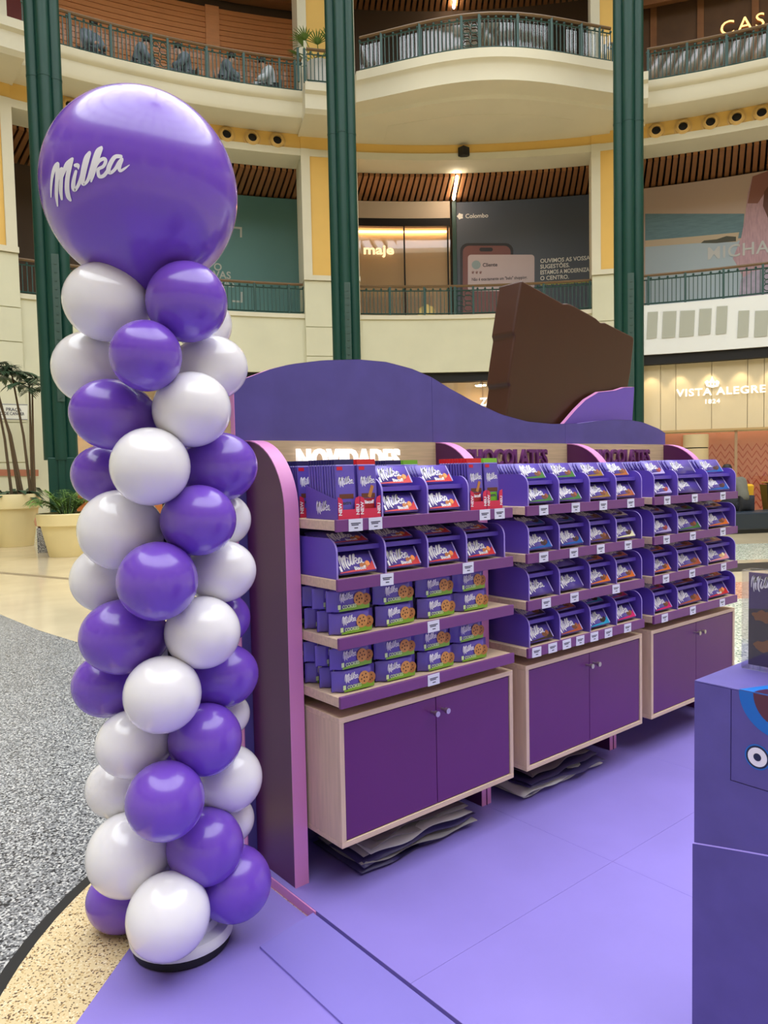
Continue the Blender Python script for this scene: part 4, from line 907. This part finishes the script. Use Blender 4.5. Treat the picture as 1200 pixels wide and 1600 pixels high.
def tall_box(x, y, cap, label, blabel, n=11, side_logo=False, short='', dep=.19):
    z = SZ[0]+.001; hw = .0455; t = thing('display_box', (x, y, z), label, 'display box')
    bv = Vector((x, y, z))
    prof = [(0, 0), (0, .07), (.02, .072), (dep, .118), (dep, 0)]
    for sx, nm in ((-1, 'side_wall'), (1, 'side_wall')):
        xw = x+sx*hw; obj(nm, MB().prism(prof, lambda u, v, w: Vector((w, y+u, z+v)), (xw-.0012, xw+.0012)), BOXV, t)
    obj('back_wall', MB().box(x-hw, x+hw, y+dep-.002, y+dep, z, z+.118), BOXV, t); obj('base_sheet', MB().box(x-hw, x+hw, y, y+dep, z, z+.002), BOXV, t)
    U = [(-hw, 0), (hw, 0), (hw, .078), (.030, .072), (.026, .062), (.026, .034), (-.026, .034), (-.026, .062), (-.030, .072), (-hw, .078)]
    fp = obj('front_wall', MB().prism(U, lambda u, v, w: Vector((x+u, y+w, z+v)), (-.0035, -.0012)), REDC, t)
    for me, ux, rot in ((txt_new, -.0375, 1), (txt_neu, .0375, 1)):
        o = link('print', me, WHITE, fp); o.matrix_local = Matrix.Translation((ux+.006, -.0042, .014)) @ Matrix.Rotation(PI/2, 4, 'X') @ Matrix.Rotation(PI/2, 4, 'Z')
    if side_logo:
        lg = flat_logo(.085, lambda u, v: Vector((x-hw-.0018, y+.125-u, z+.030+v))-bv).mesh('side_logo', fix=False); link('logo', lg, WHITE, t)
    if cap not in KC: KC[cap] = tall_mesh(cap)
    for q in range(n):
        o = link('tall_chocolate_bar', KC[cap][0], WRAP, None, loc=(x+rnd(-.001, .001), y+.016+q*.0155, z+.0025), rot=(-.05, 0, 0)); tag(o, blabel if q == 0 else 'tall bar queued behind the front one, '+short, 'chocolate bar', 'tall bars in '+label)
        link('cap', KC[cap][1], None, o)
        if q == 0 or n == 1:
            link('logo', tlogo, None, o); link('flag', tnew, None, o); link('picture', tcho, None, o)
            if cap == 'red': link('picture', tbis, None, o, loc=(.012, -.0110, .09), rot=(0, .4, 0))
            pl_ = quadm('flavour_patch', -.026, .026, .03, .066, -.0107, mat('patch_'+cap, {'navy': (92, 78, 176), 'red': (160, 20, 34), 'lime': (104, 176, 40)}[cap], .4)); fp_ = link('flavour_patch', pl_, None, o)
            if cap in ('navy', 'red', 'lime'):
                tm = text_mesh('extra' if cap != 'red' else 'Biscoff', .017, .0007, align='CENTER'); map_mesh(tm, lambda c: Vector((c.x, -.0110, c.y+.048))); link('lettering', tm, WHITE if cap == 'red' else INK, fp_)
tall_box(.062, .0, 'navy', 'red-fronted display box of navy-capped bars at the NOVIDADES shelf end', 'tall navy-capped chocolate bar facing out of its red box', 11, True, 'navy-capped box at the NOVIDADES shelf end')
tall_box(.156, .0, 'red', 'red-fronted display box of red-capped bars beside navy-capped bars', 'tall red-capped biscuit bar facing out beside navy-capped bars', short='red-capped box beside the navy-capped box')
tall_box(.705, .0, 'red', 'red-fronted display box of red-capped bars beside lime-capped bars', 'tall red-capped biscuit bar facing out beside lime-capped bars', short='red-capped box beside the lime-capped box')
tall_box(.800, .0, 'lime', 'red-fronted display box of lime-capped bars', 'tall lime-capped chocolate bar facing out of its red box', 11, short='lime-capped box beside red-capped box')
tall_box(.062, .235, 'navy', 'shaded display box of navy-capped bars against the header plank', 'tall navy-capped chocolate bar facing out of the shaded rear box', 8, short='shaded navy-capped box against the header plank')
tall_box(.520, .278, 'navy', 'rear display box of navy-capped bars behind the compartment tray', 'tall navy-capped bar facing out of the rear box behind the tray', 7, short='rear navy-capped box behind the tray', dep=.175)
tall_box(.614, .278, 'lime', 'rear display box of lime-capped bars behind the compartment tray', 'tall lime-capped bar facing out of the rear box behind the tray', 7, short='rear lime-capped box behind the tray', dep=.175)

# ---------------- cookie packs
CK = mat('cookie_tan', (206, 146, 82), .7); CHIP = mat('choc_chip', (66, 36, 26), .6); GRN = mat('cookie_green', (122, 170, 52), .4); PALE = mat('pale_green_print', (206, 226, 170), .5)
def pack_mesh():
    bm = bmesh.new(); W, D, H = .188, .056, .079; nx = 14; prof = 10; rings = []
    for i in range(nx+1):
        u = -W/2+W*i/nx; e = min(1, max(0, W/2-.012-abs(u))/.030); kx = .05+.95*math.sin(e*PI/2); ring_ = []
        for q in range(prof*2):
            a = 2*PI*q/(prof*2); ca, sa = math.cos(a), math.sin(a)
            yy = math.copysign(abs(ca)**.35, ca)*D/2*kx; zz = math.copysign(abs(sa)**.35, sa)*H/2*(.93+.07*kx)
            ring_.append(bm.verts.new((u+rnd(-.001, .001), yy*(1+rnd(-.06, .06)), H/2+zz)))
        rings.append(ring_)
    for i in range(nx):
        for q in range(prof*2): bm.faces.new((rings[i][q], rings[i+1][q], rings[i+1][(q+1) % (prof*2)], rings[i][(q+1) % (prof*2)]))
    bm.faces.new(rings[0][::-1]); bm.faces.new(rings[-1]); bmesh.ops.recalc_face_normals(bm, faces=bm.faces)
    me = bpy.data.meshes.new('cookie_wrapper'); bm.to_mesh(me); bm.free()
    for p in me.polygons: p.use_smooth = True
    me.materials.append(WRAP); return me
PM = pack_mesh(); yf = -.0305
cl = flat_logo(.062, lambda u, v: Vector((-.058+u, yf, .043+v))).mesh('cookie_logo', fix=False); cl.materials.append(WHITE)
gb = MB().flat([(-.062, yf, .004), (.07, yf, .004), (.073, yf, .034), (.05, yf, .026), (.0, yf, .019), (-.06, yf, .010)]).mesh('green_band', fix=False); gb.materials.append(GRN)
def disc(cx_, cz_, r, y, m, nm, n=14):
    me = MB().flat([(cx_+r*math.cos(2*PI*q/n), y, cz_+r*math.sin(2*PI*q/n)) for q in range(n)]).mesh(nm, fix=False); me.materials.append(m); return me
c1 = disc(.026, .041, .024, yf-.0006, CK, 'cookie_print'); c2 = disc(.056, .036, .021, yf-.0003, mat('cookie_tan_dark', (176, 116, 62), .7), 'cookie_print')
chp = MB()
for cx_, cz_ in ((.018, .050), (.033, .053), (.026, .041), (.014, .037), (.037, .040), (.026, .028), (.058, .045), (.061, .032), (.052, .028)): chp.flat([(cx_+.0032*math.cos(q*1.05), yf-.0010, cz_+.0032*math.sin(q*1.05)) for q in range(6)])
chp = chp.mesh('chip_print', fix=False); chp.materials.append(CHIP)
ctx = text_mesh('COOKIES', .017, .0005); map_mesh(ctx, lambda c: Vector((-.048+c.x*.85, yf-.0008, .013+c.y*1.0))); ctx.materials.append(PALE)
sq = quadm('seal_print', -.066, -.054, .012, .028, yf-.0006, PALE)
def cookie(x, y, z, rz, label, group, front=True):
    o = link('cookie_pack', PM, WRAP, None, loc=(x, y, z), rot=(0, 0, rz)); tag(o, label, 'cookie pack', group)
    for nm, me in (('logo', cl), ('green_band', gb), ('cookie_print', c1), ('cookie_print', c2), ('chip_print', chp), ('lettering', ctx), ('seal_print', sq)) if front else (('logo', cl), ('green_band', gb)): link(nm, me, None, o)
CXS = (.098, .298, .508, .700)
for s in (2, 3):
    for i, x in enumerate(CXS):
        x += (-.014 if s == 3 and i >= 2 else 0)
        for lv in range(2):
            for row in range(4 if i == 0 else 3):
                j = rnd(-.06, .06) if row == 0 else rnd(-.09, .09)
                cookie(x+rnd(-.006, .006)+(-.01 if lv else 0), .045+row*.080+rnd(0, .004), SZ[s]+.001+lv*.0805, j,
                       'violet and green cookie pack, %s of %s pile from the balloons, %s shelf' % (('front bottom' if lv == 0 else 'front top') if row == 0 else ('rear bottom' if lv == 0 else 'rear top'), ORD[i], SN[s]), 'cookie packs of %s pile on the %s shelf' % (ORD[i], SN[s]), row == 0 or i == 0)

# ---------------- folded tarpaulins under the cabinets
TG = mat('tarp_grey', (150, 146, 152), .45, var=.08, scale=6); TV = mat('tarp_navy', (66, 58, 110), .4, var=.1, scale=6); TW = mat('tarp_white', (206, 204, 210), .45); TB = mat('tarp_brownish', (92, 80, 86), .5)
def tarp(x0, x1, y0, y1, layers, label, seed):
    R_ = random.Random(seed); t = thing('folded_tarp', ((x0+x1)/2, (y0+y1)/2, 0), label, 'tarpaulin'); z = .002
    for li, (m_, h, ix) in enumerate(layers):
        nx, ny = 22, 8; vs = []; a, b, c = R_.uniform(0, 6), R_.uniform(0, 6), R_.uniform(.6, 1.4); top = []
        def wv(u, v): return .006*math.sin(u*9*c+a)+.005*math.sin(v*7+u*4+b)
        xa, xb = x0+ix+R_.uniform(0, .03), x1-ix-R_.uniform(0, .04); ya = y0+R_.uniform(0, .03); yb = y1-R_.uniform(0, .03); sl = R_.uniform(-.03, .03)
        for lvl in (0, 1):
            for j in range(ny+1):
                for i in range(nx+1):
                    u, v = i/nx, j/ny; ed = .008*math.sin(u*14+a+li); bulge = 1 if 0 < j < ny and 0 < i < nx else .55
                    zz = z+(h*bulge if lvl else h*(1-bulge)*.9)+wv(u, v)*(1 if li else .25*lvl)+ (.004 if li == 0 else .006)
                    vs.append((xa+(xb-xa)*u, ya+(yb-ya)*v+(ed if j == 0 else 0)+sl*u, max(.0015, zz)))
        n1 = (nx+1)*(ny+1); fs = []
        for i in range(nx):
            for j in range(ny): q = j*(nx+1)+i; fs += [(q, q+nx+1, q+nx+2, q+1), (n1+q, n1+q+1, n1+q+nx+2, n1+q+nx+1)]
        bd = [i for i in range(nx+1)]+[j*(nx+1)+nx for j in range(1, ny+1)]+[ny*(nx+1)+i for i in range(nx-1, -1, -1)]+[j*(nx+1) for j in range(ny-1, 0, -1)]
        fs += [(bd[i], bd[(i+1) % len(bd)], n1+bd[(i+1) % len(bd)], n1+bd[i]) for i in range(len(bd))]
        obj('fold', MB().add(vs, fs), m_, t, smooth=True); z += h+.003
    return t
tarp(.14, .80, .09, .42, [(TV, .014, 0), (TG, .012, .01), (TV, .012, 0), (TG, .014, .02), (TW, .012, .03), (TG, .014, .05), (TB, .016, .07)], 'pile of folded grey and navy tarpaulin under the NOVIDADES cabinet', 3)
tarp(1.07, 1.73, .09, .40, [(TW, .016, 0), (TW, .014, .01), (TV, .012, .03), (TV, .016, .04), (TB, .022, .07)], 'pile of folded white and navy sheets under the middle cabinet', 5)

# ---------------- giant chocolate piece and wrapper board behind the wave
CF = [(815, 437.5), (848, 456), (880, 473.8), (887.5, 473.8), (896, 477), (905, 482), (920, 490), (932.5, 497.5), (938.8, 503.8), (946, 503.8), (960, 511), (975, 518.8), (990, 526), (991, 533), (990, 542), (986, 580), (982, 604), (979, 690), (786, 690), (789, 660), (793, 632), (797, 603), (794, 598), (799, 560), (804, 526), (802, 519), (808, 480)]
t = thing('giant_chocolate', (2.2, .72, 0), 'giant dark brown chocolate chunk sculpture rising behind the wave boards', 'sculpture')
cf = [ony(x, y, .62) for x, y in CF]; pf = [(p.x, p.z) for p in cf]
mb = MB().prism(pf, lambda u, v, w: Vector((u, w, v)), (.62, .78)); o = obj('chunk', mb, CHOC, t); bevel(o, .022, 3)
obj('support', MB().box(1.75, 1.85, .63, .77, 0, 1.8).box(2.6, 2.7, .63, .77, 0, 1.8), CHOC, t)
WF = [(876, 690), (880, 663), (900, 640), (915, 625), (935, 613), (950, 611.5), (962, 610), (975, 605.5), (991, 605), (988, 657), (987, 690)]
t = thing('wrapper_board', (2.45, .57, 0), 'violet torn-wrapper board in front of the giant chocolate', 'panel')
P = [ony(x, y, .57) for x, y in WF]; obj('board', MB().prism([(p.x, p.z) for p in P], lambda u, v, w: Vector((u, w, v)), (.57, .59)), mat('wrapper_board_violet', (112, 84, 184), .5), t)
mb = MB()
for p, q in zip(P[1:8], P[2:9]): mb.add([(p.x, .569, p.z), (q.x, .569, q.z), (q.x, .5915, q.z+.004), (p.x, .5915, p.z+.004)], [(0, 1, 2, 3)])
obj('edge', mb, PINK, t); obj('support', MB().box(2.3, 2.36, .571, .589, 0, 1.75), BLUEV, t)

# ---------------- violet counter in front, with printed ring and acrylic holder
KX, KY, KH = .185, -1.176, 1.0
CTR = mat('counter_violet', (92, 82, 154), .55, var=.10, scale=10)
t = thing('counter', (KX+.22, KY-.4, 0), 'tall violet sampling counter with a blue ring print', 'counter')
obj('body', MB().box(KX, KX+.44, KY-.86, KY, 0, KH-.004), CTR, t); bevel(obj('top', MB().box(KX-.003, KX+.44, KY-.86, KY, KH-.004, KH), CTR, t), .001, 1)
P = [(KY, 0.0), (KY, .608)]+[(KY-.86*q/14, .608+.085*math.sin(q/14*2.2)) for q in range(1, 15)]+[(KY-.86, 0)]
obj('wave_front', MB().prism(P, lambda u, v, w: Vector((w, u, v)), (KX-.011, KX-.003)), CTR, t)
mb = MB()
for (u0, v0), (u1, v1) in zip(P[1:], P[2:-1]): mb.add([(KX-.0115, u0, v0+.0005), (KX-.003, u0, v0+.0005), (KX-.003, u1, v1+.0005), (KX-.0115, u1, v1+.0005)], [(0, 1, 2, 3)])
obj('wave_edge', mb, TRAYE, t)
obj('hatch', MB().box(KX-.003, KX, KY-.42, KY-.088, .788, KH-.004), CTR, t)
for y0_, y1_, z0_, z1_ in ((KY-.0855, KY, 0, KH-.004), (KY-.86, KY-.4225, 0, KH-.004), (KY-.4225, KY-.0855, 0, .7855)):
    obj('cladding', MB().box(KX-.003, KX, y0_, y1_, z0_, z1_), CTR, t)       # open joint runs around the hatch
RB_ = mat('ring_blue', (18, 108, 196), .4); MAR = mat('ring_maroon', (92, 44, 62), .4); NAVY = mat('eye_navy', (22, 34, 70), .4)
def fdisc(nm, cy_, cz_, ry, rz_, d, m, half=False):
    n = 28; A = [(PI+PI*q/n) if half else 2*PI*q/n for q in range(n+1 if half else n)]
    obj(nm, MB().flat([(KX-.003-d, cy_+ry*math.cos(a), cz_+rz_*math.sin(a)) for a in A]), m, t)
fdisc('ring_print', -1.372, KH-.001, .092, .092, .0004, RB_, True); fdisc('ring_print', -1.372, KH-.001, .060, .066, .0008, MAR, True)
obj('top_print', MB().flat([(KX-.003, -1.372-.092, KH+.0006), (KX-.003, -1.372+.092, KH+.0006), (KX+.10, -1.372+.05, KH+.0006), (KX+.13, -1.372, KH+.0006), (KX+.10, -1.372-.05, KH+.0006)]), RB_, t)
obj('top_print', MB().flat([(KX+.07*math.sin(q*PI/12), -1.372+.060*math.cos(q*PI/12), KH+.001) for q in range(13)]), mat('ring_plum', (64, 26, 66), .35), t)
for d, r_, m_ in ((.0004, .028, RB_), (.0008, .025, NAVY), (.0012, .021, WHITE), (.0016, .0085, NAVY)): fdisc('circle_print', -1.322, .857, r_, r_*1.02, d, m_)
ACR = glass('clear_acrylic', (.97, .97, 1.0), .03, .05)
hx = KX+.175; t = thing('acrylic_holder', (hx, KY-.15, KH), 'clear acrylic poster holder standing on the violet counter', 'poster holder')
y1h, y0h = -1.205, -1.42
for nm, a, b, c, d_ in (('front_sheet', hx, hx+.003, y0h, y1h), ('rear_sheet', hx+.045, hx+.048, y0h, y1h), ('side_sheet', hx, hx+.048, y1h, y1h+.003)): bevel(obj(nm, MB().box(a, b, c, d_, KH+.001, KH+.245), ACR, t), .0008, 1)
obj('base_sheet', MB().box(hx, hx+.048, y0h, y1h, KH+.001, KH+.005), ACR, t)
t = thing('snack_poster', (hx+.006, -1.3, KH+.012), 'dark violet poster of brown snacks inside the acrylic holder', 'poster'); o3 = wloc(t)
obj('sheet', MB().box(hx+.006, hx+.008, y0h+.004, y1h-.012, KH+.012, KH+.240), mat('poster_violet', (72, 48, 112), .5), t)
obj('lower_print', MB().flat([(hx+.0055, y0h+.004, KH+.012), (hx+.0055, y1h-.012, KH+.012), (hx+.0055, y1h-.012, KH+.15), (hx+.0055, y0h+.004, KH+.17)]), mat('poster_dark', (52, 36, 66), .5), t)
lg = flat_logo(.07, lambda u, v: Vector((hx+.005, y1h-.018-u, KH+.205+v))-o3).mesh('poster_logo', fix=False); link('logo', lg, WHITE, t)
for cy_, cz_ in ((-1.258, .135), (-1.262, .062)): obj('snack_print', MB().flat([(hx+.0050, cy_+.032*math.cos(q*.2618)*(1+.10*math.sin(q*1.3)), KH+cz_+.014*math.sin(q*.2618)*(1+.22*math.sin(q*1.9+cz_*40))) for q in range(24)]), mat('snack_brown', (134, 80, 48), .5), t)

# ================================================================== BALLOON TOWER
AX = Vector((-.49, .235, GZ)); fh = Vector((fw.x, fw.y, 0)).normalized()
t = thing('balloon_stand', AX, 'white plastic water base with black foot carrying the balloon tower', 'stand')
autosmooth(obj('foot_ring', MB().lathe([(.150, .006), (.156, .012), (.156, .036), (.01, .036)], 40, AX), BLACK, t))
autosmooth(obj('base', MB().lathe([(.150, .036), (.166, .042), (.168, .062), (.160, .074), (.128, .082), (.116, .100), (.06, .112), (.01, .114)], 40, AX), mat('white_plastic', (226, 226, 230), .35), t))
autosmooth(obj('filler_cap', MB().lathe([(.022, .08), (.022, .10), (.01, .104)], 14, AX+Vector((.115, -.03, .006))), MATS['white_plastic'], t))
obj('pole', MB().tube([AX+Vector((0, 0, .1)), AX+Vector((0, 0, 1.98))], .012, 8), BLACK, t)
prof = []
for q in range(25):
    a = -PI/2+PI*q/24; r_ = math.cos(a); z_ = math.sin(a); kk = 1 if z_ > 0 else 1-.10*(z_**2)
    prof.append((max(.004, r_*kk), z_ if z_ > 0 else z_*1.10))
prof[0] = (.05, prof[0][1]); prof[-1] = (.002, 1.0)
bal = {}
for nm, m_ in (('p', BPURP), ('w', BWHITE)):
    me = MB().lathe(prof, 40).mesh('balloon_skin', True); me.materials.append(m_); kn = MB().lathe([(.05, -1.08), (.035, -1.14), (.07, -1.2), (.03, -1.2)], 12).mesh('balloon_knot', True); kn.materials.append(m_)
    bal[nm] = (me, kn)
BL = [  # px, py, rx, ry, colour, offset towards the camera
 (165, 472, 64, 60, 'w', 0.080), (292, 472, 62, 63, 'p', 0.097), (318, 507, 44, 44, 'w', -0.156), (140, 575, 58, 55, 'w', -0.030), (228, 556, 57, 54, 'p', 0.200), (329, 575, 58, 50, 'w', -0.056), (176, 648, 65, 55, 'p', 0.088), (300, 640, 63, 58, 'w', 0.101), (235, 729, 64, 59, 'w', 0.188), (162, 742, 50, 46, 'p', -0.060), (342, 730, 60, 54, 'p', -0.037), (187, 828, 64, 62, 'w', 0.075), (310, 813, 63, 55, 'p', 0.106), (352, 812, 40, 40, 'w', -0.110), (163, 905, 53, 50, 'w', -0.030), (246, 908, 63, 62, 'p', 0.192), (346, 893, 54, 48, 'w', -0.020), (192, 995, 66, 58, 'p', 0.089), (317, 988, 60, 56, 'w', 0.090), (352, 966, 40, 38, 'p', -0.110), (250, 1010, 40, 40, 'w', -0.100), (254, 1085, 60, 60, 'w', 0.180), (167, 1071, 54, 49, 'p', -0.030), (348, 1056, 56, 49, 'p', -0.059), (208, 1162, 57, 52, 'w', 0.074), (321, 1155, 57, 56, 'p', 0.060), (352, 1118, 40, 34, 'w', -0.137), (183, 1232, 49, 45, 'w', -0.064), (258, 1251, 59, 63, 'p', 0.200), (358, 1216, 52, 51, 'w', -0.060), (201, 1335, 65, 63, 'w', 0.059), (321, 1322, 58, 60, 'p', 0.060), (360, 1280, 38, 36, 'w', -0.123), (186, 1408, 52, 46, 'p', -0.085), (366, 1380, 57, 58, 'p', 0.005), (263, 1431, 62, 67, 'w', 0.190), (250, 700, 44, 40, 'p', -0.130), (262, 870, 40, 40, 'p', -0.100), (265, 1190, 42, 40, 'p', -0.130), (262, 1340, 40, 40, 'p', -0.130)]
def axis_t(px, py, off): d = ray(px, py); tt = ((AX-CAM).dot(fh)-off)/d.dot(fh); return CAM+d*tt, tt
for px, py, rx, ry, c, off in BL:
    P, tt = axis_t(px, py, off); rx_, ry_ = rx*tt/F, ry*tt/F
    tz = Vector((AX.x, AX.y, P.z+.0))-P; tz.z -= .02
    if tz.length < .03: tz = Vector((0, 0, -1))
    o = link('balloon', bal[c][0], None, None, loc=P); o.rotation_euler = (-tz).to_track_quat('Z', 'Y').to_euler()
    hz = abs(tz.normalized().dot(fh)); rr_ = (rx_+ry_)/2
    o.scale = (rr_*.995, rr_*.995, rr_*(1.0+.0*hz))
    if rx > ry*1.06: o.scale = (ry_*1.01, ry_*1.01, rx_*1.0) if hz < .75 else o.scale
    tier = ['lowest', 'second', 'third', 'fourth', 'fifth', 'sixth', 'seventh', 'eighth', 'ninth', 'tenth', 'eleventh', 'topmost'][max(0, min(11, round((1431-py)/86)))]
    sd2 = 'over the stand rim' if py == 1380 else 'tucked inside' if off < -.07 and px > 205 else ('facing the palm planters' if px < 205 else ('facing the shelves' if px > 285 else 'facing the open floor'))
    tag(o, '%s balloon %s, %s tier up from the stand' % ('violet' if c == 'p' else 'white', sd2, tier), 'balloon', ('violet' if c == 'p' else 'white')+' balloons of the tower')
    link('knot', bal[c][1], None, o)
# giant balloon on top
P, tt = axis_t(221, 301, 0); RBg = 148*tt/F
gb_ = link('giant_balloon', None, loc=P); tag(gb_, 'giant violet balloon with white script lettering topping the tower', 'balloon')
pr = []
for q in range(33):
    a = -PI/2+PI*q/32; r_, z_ = math.cos(a), math.sin(a)
    pr.append((max(.004, r_)*RBg, z_*RBg*1.01)) if z_ > -.75 else None
pr = [(.05*RBg, -1.28*RBg), (.16*RBg, -1.16*RBg), (.36*RBg, -1.0*RBg)]+[(r_, z_) for r_, z_ in pr if z_ > -.80*RBg]; pr[-1] = (.002, RBg*1.01)
me = MB().lathe(pr, 64).mesh('giant_skin', True); sk_ = link('skin', me, BPURP, gb_); s2 = sk_.modifiers.new('sub', 'SUBSURF'); s2.levels = 1; s2.render_levels = 1
def on_ball(px, py, R):
    d = ray(px, py).normalized(); oc = CAM-P; b_ = oc.dot(d); dq = b_*b_-oc.length_squared+R*R
    return CAM+d*(-b_-math.sqrt(max(0, dq)))
mb = MB()
for q in logo_ribbons(4):
    pts = [on_ball(60+x/7.5, 210+y/7.5, RBg*1.0045)-P for x, y in q]; mb.add(pts, [tuple(range(len(pts)))])
link('lettering', mb.mesh('giant_lettering', True, fix=False), WHITE, gb_)
